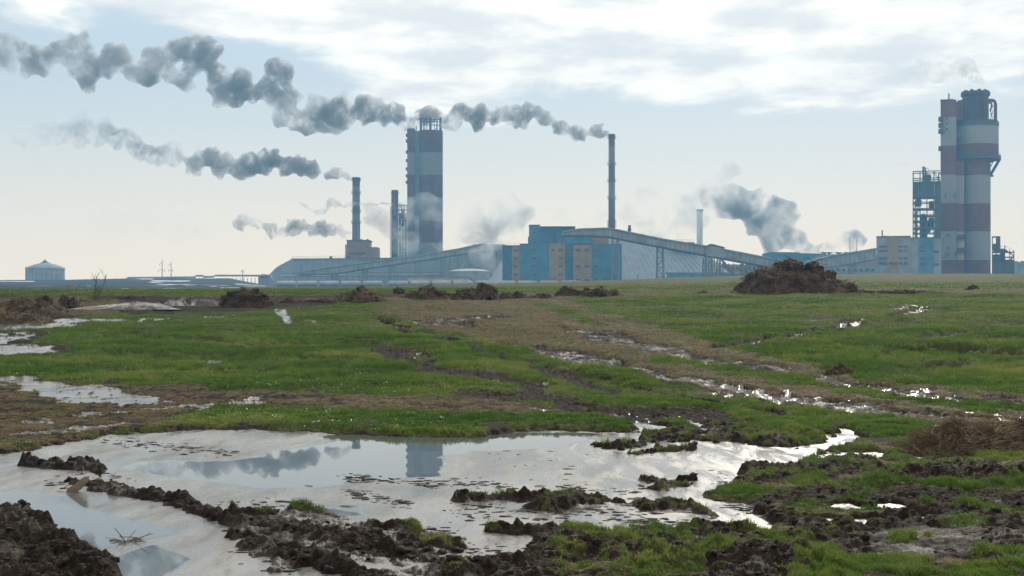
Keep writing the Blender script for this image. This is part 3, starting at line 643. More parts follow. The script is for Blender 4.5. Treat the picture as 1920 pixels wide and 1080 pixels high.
for u0, u1, v in ((780, 823, 221), (780, 823, 232), (783, 800, 219)): mb.bar((PX(u0+(7 if v > 225 else 0), Yt), Yt+6, PZ(v, Yt)), (PX(u1, Yt), Yt+6, PZ(v, Yt)), .4)
for a, b_ in (((780, 220.5), (787, 228)), ((794, 232), (799, 221)), ((799, 232), (803, 221)), ((809, 232), (813, 222)), ((794, 243), (799, 233)), ((814, 243), (819, 233))): mb.bar((PX(a[0], Yt), Yt+6, PZ(a[1], Yt)), (PX(b_[0], Yt), Yt+6, PZ(b_[1], Yt)), .16)
for yb in (14,):
    for u in (791, 803, 816, 824): mb.bar((PX(u, Yt), Yt+yb, PZ(244, Yt)), (PX(u, Yt), Yt+yb, PZ(221, Yt)), .35)
    mb.bar((PX(786, Yt), Yt+yb, PZ(221.5, Yt)), (PX(827, Yt), Yt+yb, PZ(221.5, Yt)), .4)
mb.bar((PX(794.5, Yt), Yt+6, PZ(221, Yt)), (PX(794.5, Yt), Yt+14, PZ(221.5, Yt)), .3); mb.build('roof_frame', m_dark, tw); MB().tube([(PX(778.6, Yt), Yt+8, PZ(244, Yt)), (PX(778.6, Yt), Yt+8, PZ(233, Yt))], .25).build('vent_pipe', m_dark, tw)
for u, v in ((768, 293), (768, 306), (768, 321), (790, 295), (823, 295)): window(tw, u, v, 1.3, 3, Yt, 1.92 if u < 780 else 1.5)
# ------------------------------------------------------------------ thin stack in a steel rack to the left of it
o = thing('rack_stack', 740, 815, 'thin dark stack rising out of a lattice pipe rack left of the central banded tower', 'chimney'); Y = 815; k = Y/F
MB().lathe(PX(739.7, Y), Y+2, [(6.6*k, gz(740, Y)), (6.5*k, PZ(356, Y)), (5*k, PZ(356, Y)), (5*k, PZ(358, Y))], 28).build('shaft', bandmat('stack_paint', [(355, (.16, .06, .05)), (386, (.2, .2, .2)), (420, (.15, .15, .16))], Y), o, 40)
MB().lathe(PX(739.7, Y), Y+2, [(6.6*k, PZ(362, Y)), (8*k, PZ(362, Y)), (8*k, PZ(361, Y)), (6.6*k, PZ(361, Y))], 28).build('platform', m_dark, o)
o = thing('pipe_rack', 750, 812, 'open lattice steel rack full of pipes between the thin stack and the banded tower', 'steel rack'); Y = 808
fr = MB(); zb_ = gz(750, Y); us = (732.5, 746.5, 752, 757, 762.5)
for yy in (Y, Y+7):
    for u in us: fr.bar((PX(u, Y), yy, zb_), (PX(u, Y), yy, PZ(387 if u < 740 else 383.5, Y)), .38)
    for v in list(range(384, 545, 9)): fr.bar((PX(733 if v > 387 else 746, Y), yy, PZ(v, Y)), (PX(763, Y), yy, PZ(v, Y)), .34)
    for i, v in enumerate(range(384, 540, 18)): fr.bar((PX(747, Y), yy, PZ(v, Y)), (PX(762, Y), yy, PZ(v+18, Y)), .2)
fr.build('frame', m_steel, o)
pp = MB(); 
for u, r in ((749.5, .5), (754.5, .35), (760, .6), (735.5, .7)): pp.tube([(PX(u, Y), Y+3, zb_), (PX(u, Y), Y+3, PZ(392+random.random()*20, Y))], r)
for v in (402, 424, 440, 463): pp.lathe(PX(747+random.random()*12, Y), Y+3, [(1.1, PZ(v+6, Y)), (1.3, PZ(v+5, Y)), (1.3, PZ(v, Y)), (.4, PZ(v-2, Y))], 16)
pp.build('pipes', m_dark, o); px_box(MB(), 734, 743, 400, 404, Y, 5, 1).build('tank_box', m_steel, o)
# ------------------------------------------------------------------ chimneys
chimney('smoke_stack', 667.8, 333, 7, 460, 8.6, 790, [(332, (.10, .06, .06)), (350, (.17, .17, .17)), (376, (.10, .07, .07)), (400, (.16, .16, .16)), (520, WHT)], 'tall chimney standing on the boiler house at left, pouring a long plume', platforms=(338, 362, 397, 418))
chimney('smoke_stack', 1147, 252, 5.9, 430, 7.3, 760, [(251, (.05, .035, .035)), (260, (.16, .07, .06)), (275, (.21, .21, .21)), (310, (.12, .08, .075)), (340, (.21, .21, .21)), (374, (.13, .08, .075)), (407, RED), (440, WHT), (480, RED)], 'slender tall chimney rising behind the blue plant building', platforms=(259, 308, 340, 372, 417, 424))
chimney('smoke_stack', 1312, 393, 5.6, 520, 6.6, 1090, [(392, (.8, .78, .76)), (520, (.85, .85, .85))], 'faint far chimney lost in the haze right of the blue building', platforms=(396,))  # near-white bands paint the distance haze into the shaft's colour
# ------------------------------------------------------------------ boiler house and long storage hall at left
Y = 790; o = thing('boiler_house', 682, Y-12, 'stepped brown boiler house at the foot of the left chimney', 'building')
px_box(MB(), 655, 695.5, 453, None, Y, 16, -12).build('main_wall', m_brick, o); px_box(MB(), 695.5, 711.5, 465, None, Y, 14, -11.5).build('side_wall', m_brick, o)
px_box(MB(), 651.5, 655, 460, None, Y, 12, -11).build('annex_wall', m_conc, o); px_box(MB(), 654, 697, 451.8, 453, Y, 18, -12.6).build('roof', m_dark, o)
[MB().lathe(PX(u, Y), Y-6, [(.5, PZ(453, Y)), (.5, PZ(450, Y)), (.8, PZ(449.6, Y)), (.3, PZ(449, Y))], 12).build('roof_vent', m_dark, o) for u in (680, 691)]
px_box(MB(), 657, 690, 475, 478, Y, .4, -12.3).build('window_band', m_glass, o)
Y = 770; o = thing('storage_hall', 660, Y, 'long grey storage hall with a sloping hipped end left of the boiler house', 'building')
a = lambda u, v: (PX(u, Y), PZ(v, Y)); gzz = gz(650, Y)
MB().prism([(PX(500, Y), gzz), a(505, 514.5), a(519, 500.5), a(546, 486), a(760, 483), a(900, 483), (PX(900, Y), gzz)], Y, Y+45).build('wall', m_roof, o)
mb = MB(); mb.prism([a(546, 485.6), a(900, 482.6), a(900, 481.8), a(546, 484.8)], Y-.5, Y+46); railing(mb, [(PX(548, Y), Y, PZ(484.6, Y)), (PX(655, Y), Y, PZ(483.4, Y))]); mb.build('roof_edge', m_dark, o)
for u in (618.5, 651.5): MB().lathe(PX(u, Y), Y+4, [(.7, PZ(485, Y)), (.7, PZ(481, Y)), (1, PZ(480.5, Y)), (.3, PZ(479.8, Y))], 14).build('roof_vent', m_dark, o)
mb = MB(); [px_box(mb, u, u+.5, 487, None, Y, .3, -.31) for u in range(552, 900, 12)]; mb.rail(PX(552, Y), PX(898, Y), Y-.2, Y-.2, PZ(487.4, Y)); mb.build('wall_ribs', m_steel, o)
Y = 725; o = thing('low_shed', 490, Y, 'low dark shed at the far left foot of the storage hall', 'building')
a = lambda u, v: (PX(u, Y), PZ(v, Y)); MB().prism([(PX(484, Y), gz(490, Y)), a(484, 516.5), a(492, 514), a(506, 515), (PX(516, Y), gz(490, Y))], Y, Y+6).build('wall', m_steel, o); px_box(MB(), 488, 502, 518, 521, Y, .3, -.32).build('window_band', m_glass, o)
# ------------------------------------------------------------------ inclined conveyor galleries
def gallery(name, top, bot, Y, D, legs, label, mroof=m_pale, mwall=m_gallery, parts=True, tilt=0):
    o = thing(name, legs[0] if legs else top[0][0], Y, label, 'conveyor')
    P_ = lambda p: (PX(p[0], Y), PZ(p[1], Y))
    MB().prism([P_(p) for p in top]+[P_(p) for p in bot[::-1]], Y, Y+D).build('gallery_wall', mwall, o)
    mb = MB()
    for p, q in zip(top[:-1], top[1:]):
        (x0, z0), (x1, z1) = P_(p), P_(q); mb.prism([(x0, z0+.02), (x1, z1+.02), (x1, z1+.55), (x0, z0+.55)], Y-.5, Y+D+.5)
    mb.build('roof', mroof, o)
    mb = MB()
    for p, q in zip(bot[:-1], bot[1:]): mb.prism([(P_(p)[0], P_(p)[1]-.5), (P_(q)[0], P_(q)[1]-.5), (P_(q)[0], P_(q)[1]-.02), (P_(p)[0], P_(p)[1]-.02)], Y-.25, Y+D+.25)
    mb.build('bottom_beam', m_dark, o)
    mb = MB(); x = top[0][0]
    us_t = [p[0] for p in top]; vs_t = [p[1] for p in top]; us_b = [p[0] for p in bot]; vs_b = [p[1] for p in bot]
    for u in np.arange(max(us_t[0], us_b[0])+5, min(us_t[-1], us_b[-1])-2, 9.0):
        vt, vb = np.interp(u, us_t, vs_t), np.interp(u, us_b, vs_b)
        if vb-vt > 3: mb.bar((PX(u, Y), Y-.12, PZ(vt+.4, Y)), (PX(u, Y), Y-.12, PZ(vb-.4, Y)), .22)
    for p, q in zip(top[:-1], top[1:]): mb.bar((PX(p[0], Y), Y-.14, PZ(p[1]+.6, Y)), (PX(q[0], Y), Y-.14, PZ(q[1]+.6, Y)), .2)
    mb.build('wall_ribs', m_steel, o)
    for u in legs:
        vb = np.interp(u, us_b, vs_b); z1 = PZ(vb, Y)-.3; z0 = gz(u, Y); x = PX(u, Y); w_ = 2.2; n = max(2, int((z1-z0)/3.5)); mb = MB()
        for yy in (Y+.4, Y+D-.4): lattice(mb, (x-w_*.65, yy, z0), (x-w_/2, yy, z1), (x+w_*.65, yy, z0), (x+w_/2, yy, z1), n, .4)
        for i in range(n+1): mb.bar((x, Y+.4, z0+(z1-z0)*i/n), (x, Y+D-.4, z0+(z1-z0)*i/n), .25)
        mb.build('trestle', m_steel, o)
    return o
g1 = gallery('conveyor_gallery', [(542, 514), (640, 499), (780, 481), (860, 467.5), (900, 459), (912, 457.5)], [(560, 514.2), (626, 512.5), (700, 501), (800, 486.5), (855, 477.5), (912, 470)], 700, 4.5, [626, 683, 734, 782, 830], 'long inclined conveyor gallery climbing rightwards across the left storage hall')
g2 = gallery('conveyor_gallery', [(1054, 436), (1086, 430.8), (1142, 429), (1245, 450), (1326, 463), (1384, 474), (1460, 490)], [(1054, 441), (1090, 440), (1142, 443), (1245, 463), (1326, 478), (1384, 489), (1460, 501)], 570, 5, [1155, 1239], 'dark conveyor gallery sloping down rightwards from the blue building roof')
g3 = gallery('conveyor_gallery', [(1384, 474), (1461, 489), (1500, 495), (1600, 520)], [(1384, 488), (1440, 500), (1470, 508), (1600, 526)], 560, 5, [1398], 'low conveyor gallery running down behind the great dung heap')
g4 = gallery('conveyor_gallery', [(1517, 491), (1560, 480.5), (1643, 467)], [(1500, 504), (1530, 503), (1560, 500), (1600, 493.5), (1643, 485)], 640, 5, [1601], 'right conveyor gallery climbing to the grey building with the tan stripe')
# transfer house
Y = 570; o = thing('transfer_house', 1340, Y-1, 'small hipped transfer house where two conveyor galleries meet on trestles', 'building')
a = lambda u, v, yy=Y: (PX(u, Y), PZ(v, Y))
MB().prism([a(1323, 463), a(1332, 459), a(1357, 465.5), a(1358, 470), a(1359, 484), a(1324, 480)], Y-1.2, Y+7).build('wall', m_gallery, o); MB().prism([a(1322, 463), a(1332, 458.4), a(1358.5, 465), a(1358.5, 464), a(1332, 457.2), a(1322, 462)], Y-1.8, Y+7.5).build('roof', m_dark, o)
for u in (1325, 1336, 1351.5):
    mb = MB(); x = PX(u, Y)
    for yy in (Y-.8, Y+6): lattice(mb, (x-1, yy, gz(u, Y)), (x-.6, yy, PZ(482, Y)), (x+1, yy, gz(u, Y)), (x+.6, yy, PZ(482, Y)), 7, .4)
    mb.bar((x-.6, Y-.8, PZ(482.5, Y)), (x-.6, Y+6, PZ(482.5, Y)), .3); mb.build('trestle', m_steel, o)
mb = MB(); mb.bar((PX(1352, Y), Y+1, PZ(484, Y)), (PX(1378, Y), Y+1, PZ(517, Y)), .8); mb.build('brace', m_steel, o)
# ------------------------------------------------------------------ A-shaped storage hall behind the dark gallery
Y = 625; o = thing('salt_store', 1270, Y, 'huge A-shaped grey storage hall under the dark gallery right of the blue building', 'building')
a = lambda u, v: (PX(u, Y), PZ(v, Y)); zg = gz(1250, Y)
v_ = [(PX(1120, Y), Y, zg), (PX(1400, Y), Y, zg), (PX(1400, Y), Y+70, zg), (PX(1120, Y), Y+70, zg), (PX(1120, Y), Y+30, PZ(438, Y)), (PX(1318, Y), Y+30, PZ(450, Y))]
MB().add(v_, [(0, 1, 5, 4), (2, 3, 4, 5), (1, 2, 5), (3, 0, 4), (0, 3, 2, 1)]).build('roof', m_roof, o)
mb = MB()
for i in range(24):
    f = i/24; p = Vector(v_[0]).lerp(Vector(v_[1]), f); q = Vector(v_[4]).lerp(Vector(v_[5]), f); n_ = Vector((0, -.3, .15)); mb.bar(p+n_*.5, q+n_*.5, .16)
mb.rail(v_[0][0], v_[1][0], Y-.1, Y-.1, zg+1, .2); mb.build('roof_ribs', m_roof, o)
mb = MB(); mb.prism([a(1268, 453), a(1275, 449.5), a(1312, 450), a(1323, 463), a(1290, 460)], Y+20, Y+40); railing(mb, [(PX(1268, Y), Y+20, PZ(450, Y)), (PX(1312, Y), Y+20, PZ(449.5, Y))], 1.1); mb.build('ridge_house', m_dark, o)
mb = MB(); px_box(mb, 1247, 1385, 511, 514, Y, 6, -6); mb.build('canopy', m_pale, o); px_box(MB(), 1250, 1380, 514, None, Y, 5, -5.5).build('annex_wall', wallmat('teal_wall', (.12, .30, .36)), o)
# ------------------------------------------------------------------ blue, tan and grey plant building
Y = 600; o = thing('plant_building', 1040, Y, 'large stepped blue building with tan vertical panels and small windows', 'building')
def pb(name, u0, u1, v0, m_, dy, D, v1=None): return px_box(MB(), u0, u1, v0, v1, Y, D, dy).build(name, m_, o)
pb('wall', 942, 960, 460.5, m_dblue, 1.0, 14); pb('panel', 959.7, 975.5, 460.5, m_tan, .7, 14); pb('wall', 975, 1030, 457.5, m_blue, 0, 16)
pb('upper_wall', 992.5, 1012.5, 421.5, m_blue, 2, 12, 457.4); pb('upper_wall', 1012.5, 1044, 424.5, m_dblue, 2.2, 12, 457.4); pb('upper_wall', 990.5, 992.5, 443, m_blue, 2.6, 10, 457.4)
pb('panel', 1030, 1059.5, 456.5, m_tan, -.3, 16); pb('wall', 1059.5, 1075, 456.5, m_dblue, .6, 14); pb('panel', 1075, 1109.3, 458.7, m_tan, -.3, 16); pb('wall', 1109.3, 1166, 457, m_blue, 0, 16)
pb('upper_wall', 1044, 1111, 437, m_blue, 1.4, 13, 456.4); pb('upper_wall', 1111, 1142, 441, m_brick, 1.8, 12, 456.9)
pb('roof', 941.5, 976, 459.8, m_dark, .4, 15, 460.45); pb('roof', 974.8, 993, 456.8, m_dark, -.5, 17, 457.4); pb('roof', 992, 1013, 420.8, m_dark, 1.6, 13, 421.45); pb('roof', 1013, 1079.5, 423.8, m_dark, 1.8, 13, 424.8); pb('upper_wall', 1044.05, 1079, 425, m_dblue, 2.5, 11, 436.9)
pb('plinth', 1012, 1059, 522, m_brick, -.7, .35); pb('plinth', 978, 992, 522, m_rust, -.35, .3); pb('plinth', 1128, 1166, 522.5, m_dark, -.35, .3)
for v in (469, 484, 499, 514): window(o, 967, v+.5, 7, 4.2, Y, .62)
for v in (469, 484, 499, 514.5, 526.5): window(o, 1002, v, 7.6, 4.2, Y)
for u, v in ((1002, 435.5), (1034.5, 435.5), (1002, 453.5), (1034.5, 453.5)): window(o, u, v, 7, 4.2, Y, 1.9)
for v in (469, 484, 499, 514.5): window(o, 1051, v, 7, 4.2, Y, -.38)
window(o, 1036.5, 469, 6, 4, Y, -.38)
for u, vs in ((1083.5, (469, 499, 525.5)), (1100, (469, 499, 525.5))):
    for v in vs: window(o, u, v, 7.6, 4.6, Y, -.38)
for u, vs, dy in ((1066, (469, 499, 525.5), .5), (1117.5, (469, 499, 525.5), -.08)):
    for v in vs: window(o, u, v, 7, 4.4, Y, dy)
for v in (478, 493, 507): MB().bar((PX(940.5, Y), Y+1.5, PZ(v, Y)), (PX(942, Y), Y+1.5, PZ(v, Y)), .5).build('wall_bracket', m_dark, o)
MB().lathe(PX(1088, Y), Y+6, [(.4, PZ(438, Y)), (.4, PZ(428, Y)), (.6, PZ(427.5, Y)), (.2, PZ(427, Y))], 12).build('vent_pipe', m_dark, o)
px_box(MB(), 1146, 1153, 443.5, 447, Y, .3, -14).build('sign_board', m_white, o) if False else None
o = thing('vent_stack', 1182, 640, 'short dark vent stack with a collar standing on the hall roof', 'vent stack'); Y = 640
MB().lathe(PX(1182, Y), Y+5, [(.75, PZ(447, Y)), (.65, PZ(421, Y)), (.45, PZ(421, Y)), (.45, PZ(423, Y))], 18).build('pipe', m_dark, o); MB().lathe(PX(1182, Y), Y+5, [(.7, PZ(430, Y)), (1.2, PZ(430, Y)), (1.2, PZ(429, Y)), (.7, PZ(429, Y))], 18).build('collar', m_dark, o)
# ------------------------------------------------------------------ middle block behind the steam, domed tank, heap, low yellow building, pipe rack
Y = 740; o = thing('mill_block', 880, Y, 'hazy grey block at the head of the left conveyor gallery, wrapped in steam', 'building')
px_box(MB(), 833, 947, 470, None, Y, 20).build('wall', m_gallery, o); px_box(MB(), 885, 947, 458, 469.9, Y, 16, 1).build('upper_wall', m_gallery, o)
px_box(MB(), 880, 897, 479, 495, Y, .3, -.31).build('panel', m_pale, o)
mb = MB(); [px_box(mb, u, u+1.5, 472, None, Y, .5, -.55) for u in (843, 858, 878, 899, 912, 930)]; mb.rail(PX(843, Y), PX(931, Y), Y-.3, Y-.3, PZ(472.5, Y), .3); mb.build('columns', m_steel, o)
mb = MB(); railing(mb, [(PX(872, Y), Y+1, PZ(456.9, Y)), (PX(923, Y), Y+1, PZ(456.9, Y))], 1.2, 4); mb.build('railing', m_steel, o)
for u in (921, 934, 948): pass
Y = 700; o = thing('round_tank', 879, Y, 'low round tank with a pale shallow dome below the hazy grey block', 'tank')
x = PX(879, Y); R_ = 38*Y/F; MB().lathe(x, Y+R_, [(R_, gz(879, Y)), (R_, PZ(508, Y)), (R_*.98, PZ(507.8, Y))], 48).build('wall', m_gallery, o, 40)
MB().lathe(x, Y+R_, [(R_*1.01, PZ(508.2, Y)), (R_*1.01, PZ(507.3, Y)), (R_*.8, PZ(505.3, Y)), (R_*.5, PZ(503.7, Y)), (R_*.15, PZ(503, Y)), (.1, PZ(502.9, Y))], 48).build('dome', m_white, o, 50)
Y = 680; o = thing('salt_pile', 925, Y, 'pale grey conical pile of salt left of the blue building', 'pile')
MB().lathe(PX(947, Y), Y+14, [(42*Y/F, gz(940, Y)), (20*Y/F, PZ(508, Y)), (2, PZ(488, Y)), (.3, PZ(486, Y))], 40).build('cone', wallmat('salt_rock', (.36, .36, .36), .2, .4), o, 60)
Y = 690; o = thing('low_building', 822, Y, 'long low yellow building in front of the left storage hall', 'building')
px_box(MB(), 765, 880, 520, 527.5, Y, 9).build('wall', m_yel, o); px_box(MB(), 765.5, 879.5, 527.6, None, Y, 8.5, .3).build('plinth', m_blue, o); px_box(MB(), 764, 881, 519.2, 519.95, Y, 10, -.5).build('roof', m_pale, o)
Y = 720; o = thing('pipe_bridge', 690, Y, 'long lattice pipe bridge along the foot of the storage hall', 'pipe bridge'); mb = MB(); mp = MB()
for yy in (Y, Y+4): lattice(mb, (PX(526, Y), yy, PZ(513, Y)), (PX(832, Y), yy, PZ(510.5, Y)), (PX(526, Y), yy, PZ(519, Y)), (PX(832, Y), yy, PZ(517, Y)), 44, .32)
for u in range(530, 832, 12): mb.bar((PX(u, Y), Y, gz(u, Y)), (PX(u, Y), Y, PZ(517.5, Y)), .35)
mb.build('frame', m_steel, o)
for dz in (0, .9, 1.7): mp.tube([(PX(526, Y), Y+1+dz, PZ(518-dz*1.5, Y)), (PX(832, Y), Y+1+dz, PZ(516-dz*1.5, Y))], .32)
mp.build('pipes', m_pale, o)
# ------------------------------------------------------------------ tank wagons
Y = 596; wl = 8.5; first = None; NW = 14
pos = ['leftmost of the row, near the low shed', 'second from the left in the row', 'third from the left in the row', 'fourth from the left in the row', 'fifth from the left in the row', 'sixth from the left in the row', 'seventh from the left, before the yellow building', 'eighth from the left, below the yellow building', 'ninth from the left, below the round tank', 'tenth from the left in the row', 'just left of the blue building', 'below the left corner of the blue building', 'below the middle of the blue building', 'rightmost of the row, below the tan panels']
zr = float(zbase(760, Y))
for i in range(NW):
    u = 536+i*40.5+(8 if i > 4 else 0); loc = (PX(u, Y), Y, float(zbase(u, Y))-.35)
    if first is None:
        first = empty('tank_wagon', (0, 0, 0), 'x', 'rail wagon')
        b_ = MB(); xs = [-wl/2+.1, -wl/2+.25, -wl/2+.6, wl/2-.6, wl/2-.25, wl/2-.1]; rs = [.2, .75, 1.02, 1.02, .75, .2]
        vs = []; fs = []; n = 18
        for x, r in zip(xs, rs):
            for q in range(n): vs.append((x, r*math.cos(2*math.pi*q/n), 1.75+r*math.sin(2*math.pi*q/n)))
        for j in range(5):
            for q in range(n): fs.append((j*n+q, (j+1)*n+q, (j+1)*n+(q+1) % n, j*n+(q+1) % n))
        fs += [tuple(range(n)), tuple(range(6*n-1, 5*n-1, -1))]; b_.add(vs, fs).build('tank', wallmat('wagon_paint', (.34, .36, .37), .25, .3), first, 50)
        MB().lathe(0, 0, [(.35, 2.7), (.35, 3.0), (.1, 3.05)], 12).build('filler_dome', m_pale, first)
        MB().box(-wl/2, wl/2, -.9, .9, .55, .78).build('underframe', m_dark, first)
        wm_ = MB().bar((-3.4, 0, .3), (3.4, 0, .3), .12)
        for x in (-3.4, -2.2, 2.2, 3.4):
            wm_.bar((x, -.75, .3), (x, .75, .3), .12)
            for yy in (-.75, .75): wm_.tube([(x, yy-.06, .3), (x, yy+.06, .3)], .42, 12)
        wm_.build('wheels', m_dark, first); w0 = first
    else:
        w0 = first.copy(); COL.objects.link(w0)
        for ch in first.children: c_ = ch.copy(); COL.objects.link(c_); c_.parent = w0
    w0.location = loc; tag(w0, 'pale rail tank wagon, '+pos[i], 'rail wagon', 'tank wagons standing in a row before the plant')
# ------------------------------------------------------------------ dark cooling building and low blocks at right
Y = 900; o = thing('cooling_tower', 1495, Y, 'wide dark cooling tower block from which the heavy grey cloud rises', 'cooling tower')
a = lambda u, v: (PX(u, Y), PZ(v, Y))
MB().prism([a(1444.5, 473.5), a(1545, 475.5), a(1548, 500), (PX(1548, Y), gz(1500, Y)), (PX(1447, Y), gz(1500, Y)), a(1446.5, 486)], Y, Y+30).build('wall', m_dblue, o); MB().prism([a(1444, 473.4), a(1500, 474), a(1500, 473), a(1444, 472.6)], Y-.4, Y+30).build('rim', m_dark, o)
mb = MB(); [px_box(mb, u, u+.6, 476, None, Y, .4, -.45) for u in range(1452, 1546, 9)]; mb.rail(PX(1452, Y), PX(1545, Y), Y-.3, Y-.3, PZ(476.4, Y)); mb.build('wall_ribs', m_dark, o)
Y = 860; o = thing('low_block', 1590, Y, 'low brownish block with round roof fans behind the right conveyor', 'building')
px_box(MB(), 1545, 1645, 476.5, None, Y, 25).build('wall', m_brick, o)
for u in (1549, 1557.5, 1575, 1592, 1608): MB().lathe(PX(u, Y), Y+4, [(.7, PZ(477, Y)), (.7, PZ(475, Y)), (2.2, PZ(474, Y)), (2.4, PZ(472.5, Y)), (1.2, PZ(471.3, Y)), (.5, PZ(471, Y))], 16).build('roof_fan', m_dark, o)
for u, v in ((1598, 443), (1611, 448)): MB().tube([(PX(u, Y), Y+6, PZ(477, Y)), (PX(u, Y), Y+6, PZ(v, Y))], .18, 6).build('mast', m_steel, o)
Y = 780; o = thing('low_block', 1390, Y, 'long low brown block seen through the gap under the transfer house', 'building')
px_box(MB(), 1352, 1430, 496, None, Y, 20).build('wall', m_brick, o); mb = MB(); [px_box(mb, u, u+2.5, 494.3, 495.95, Y, 2, 1) for u in (1356, 1366, 1375, 1393, 1404, 1417)]; mb.rail(PX(1356, Y), PX(1418, Y), Y+2, Y+2, PZ(495.8, Y)); mb.build('roof_vents', m_dark, o)
mb = MB(); [px_box(mb, u, u+4, 500, 506, Y, .3, -.32) for u in range(1356, 1428, 8)]; mb.rail(PX(1356, Y), PX(1428, Y), Y-.2, Y-.2, PZ(506, Y)); mb.build('window_band', m_glass, o)
Y = 760; o = thing('low_block', 1560, Y, 'pale blue low block behind the trestle of the right conveyor', 'building')
px_box(MB(), 1540, 1644, 500, None, Y, 20).build('wall', m_pale, o); mb = MB(); [px_box(mb, u, u+5, 504, 508, Y, .3, -.32) for u in range(1546, 1640, 11)]; mb.rail(PX(1546, Y), PX(1640, Y), Y-.2, Y-.2, PZ(508, Y)); mb.build('window_band', m_glass, o)
# ------------------------------------------------------------------ right-hand grey building with tan and blue stripes
Y = 640; o = thing('shaft_building', 1704, Y, 'pale grey five-storey building with one tan and one blue stripe', 'building')
px_box(MB(), 1643, 1707, 443.2, None, Y, 18).build('wall', m_pale, o); px_box(MB(), 1707, 1765, 446, None, Y, 17, .4).build('wall', m_pale, o)
px_box(MB(), 1664, 1685.5, 443.8, None, Y, .4, -.4).build('panel', m_tan, o); px_box(MB(), 1723, 1749.5, 446.4, 484, Y, .4, -.02).build('panel', m_blue, o); px_box(MB(), 1723, 1749.5, 484, None, Y, .4, .02).build('panel', m_blue, o)
px_box(MB(), 1642.5, 1707.5, 442.2, 443.1, Y, 18.6, -.6).build('roof', m_dark, o); px_box(MB(), 1707.6, 1765.5, 445.2, 445.9, Y, 17.6, -.2).build('roof', m_dark, o)
for vv, hh in ((462, 3.4), (470, 3.4), (484, 3.4), (493.5, 5)):
    for u, ww in ((1655, 15),): window(o, u, vv, ww, hh, Y)
    for u in (1688.5, 1698): window(o, u, vv, 6.5, hh, Y)
    window(o, 1729.5, vv+1, 11, hh, Y, -.10)
for vv in (472, 496): window(o, 1755, vv, 9, 4, Y, .3)
window(o, 1675, 493.5, 15, 5, Y, -.46)
MB().tube([(PX(1653.5, Y), Y+5, PZ(443, Y)), (PX(1653.5, Y), Y+5, PZ(430, Y))], .3, 8).build('vent_pipe', m_dred, o); px_box(MB(), 1657.5, 1661, 440.5, 442.1, Y, 1, 3).build('roof_hatch', m_dark, o)
# ------------------------------------------------------------------ steel process structure between building and right tower
Y = 672; o = thing('process_frame', 1735, Y, 'open steel process structure with a dark clad box, left of the right-hand tower', 'steel structure'); mb = MB(); zb_ = gz(1735, Y)
for yy in (Y, Y+10):
    for u in (1712, 1725, 1738, 1751): mb.bar((PX(u, Y), yy, zb_), (PX(u, Y), yy, PZ(321, Y)), .45)
    for v in (321, 334, 341, 369, 379, 391, 403, 414, 427, 437, 448): mb.bar((PX(1711, Y), yy, PZ(v, Y)), (PX(1763, Y), yy, PZ(v, Y)), .42)
    for u0, u1, v0, v1 in ((1712, 1725, 379, 391), (1725, 1712, 391, 403), (1738, 1751, 403, 414), (1712, 1725, 414, 427), (1751, 1738, 427, 437), (1725, 1712, 427, 437), (1751, 1763, 321, 341)): mb.bar((PX(u0, Y), yy, PZ(v0, Y)), (PX(u1, Y), yy, PZ(v1, Y)), .25)
mb.build('frame', m_dark, o); mb = MB()
for v in (369.6, 391.6, 404, 415, 428): px_box(mb, 1712, 1764, v, v+1.2, Y, 9.4, .3)
mb.build('floors', m_steel, o)
px_box(MB(), 1712, 1752, 341.5, 368, Y, 9, .4).build('clad_box', wallmat('dark_cladding', (.07, .10, .12)), o); px_box(MB(), 1752.4, 1764, 341.5, None, Y, 9, .5).build('clad_shaft', m_dark, o)
mb = MB()
for u, v0, v1, r in ((1731, 400, 450, 1.6), (1746, 376, 390, 1.2), (1722, 372, 386, 1.5), (1741, 325, 341, 1.3), (1734, 326, 341, .9), (1746, 407, 426, 1.4), (1736, 416, 436, 2.0)): mb.lathe(PX(u, Y), Y+4, [(r*.6, PZ(v1, Y)), (r, PZ(v1-1, Y)), (r, PZ(v0+1.5, Y)), (r*.4, PZ(v0, Y))], 16)
mb.build('vessels', m_dark, o)
mb = MB(); mb.tube([(PX(1731, Y), Y+3, PZ(341, Y)), (PX(1731, Y), Y+3, PZ(311, Y))], .45); mb.tube([(PX(1735, Y), Y+3, PZ(341, Y)), (PX(1735, Y), Y+3, PZ(316, Y)), (PX(1734, Y), Y+3, PZ(313.5, Y)), (PX(1731.5, Y), Y+3, PZ(313, Y))], .4)
mb.tube([(PX(1731, Y), Y+3, PZ(311, Y)), (PX(1742, Y), Y+3, PZ(317, Y)), (PX(1742, Y), Y+3, PZ(321, Y))], .12, 6)
for u, v0, v1 in ((1716, 376, 445), (1719, 396, 445), (1760, 327, 341)): mb.tube([(PX(u, Y), Y+1, PZ(v1, Y)), (PX(u, Y), Y+1, PZ(v0, Y)), (PX(u+2, Y), Y+1, PZ(v0-2, Y)), (PX(u+5, Y), Y+1, PZ(v0-2, Y))], .35, 6)
mb.build('pipes', m_dark, o); mb = MB(); railing(mb, [(PX(1712, Y), Y, PZ(341, Y)), (PX(1764, Y), Y, PZ(341, Y))], 1.1, 1.6); railing(mb, [(PX(1712, Y), Y, PZ(403, Y)), (PX(1751, Y), Y, PZ(403, Y))], 1.1, 1.6); mb.build('railing', m_steel, o)
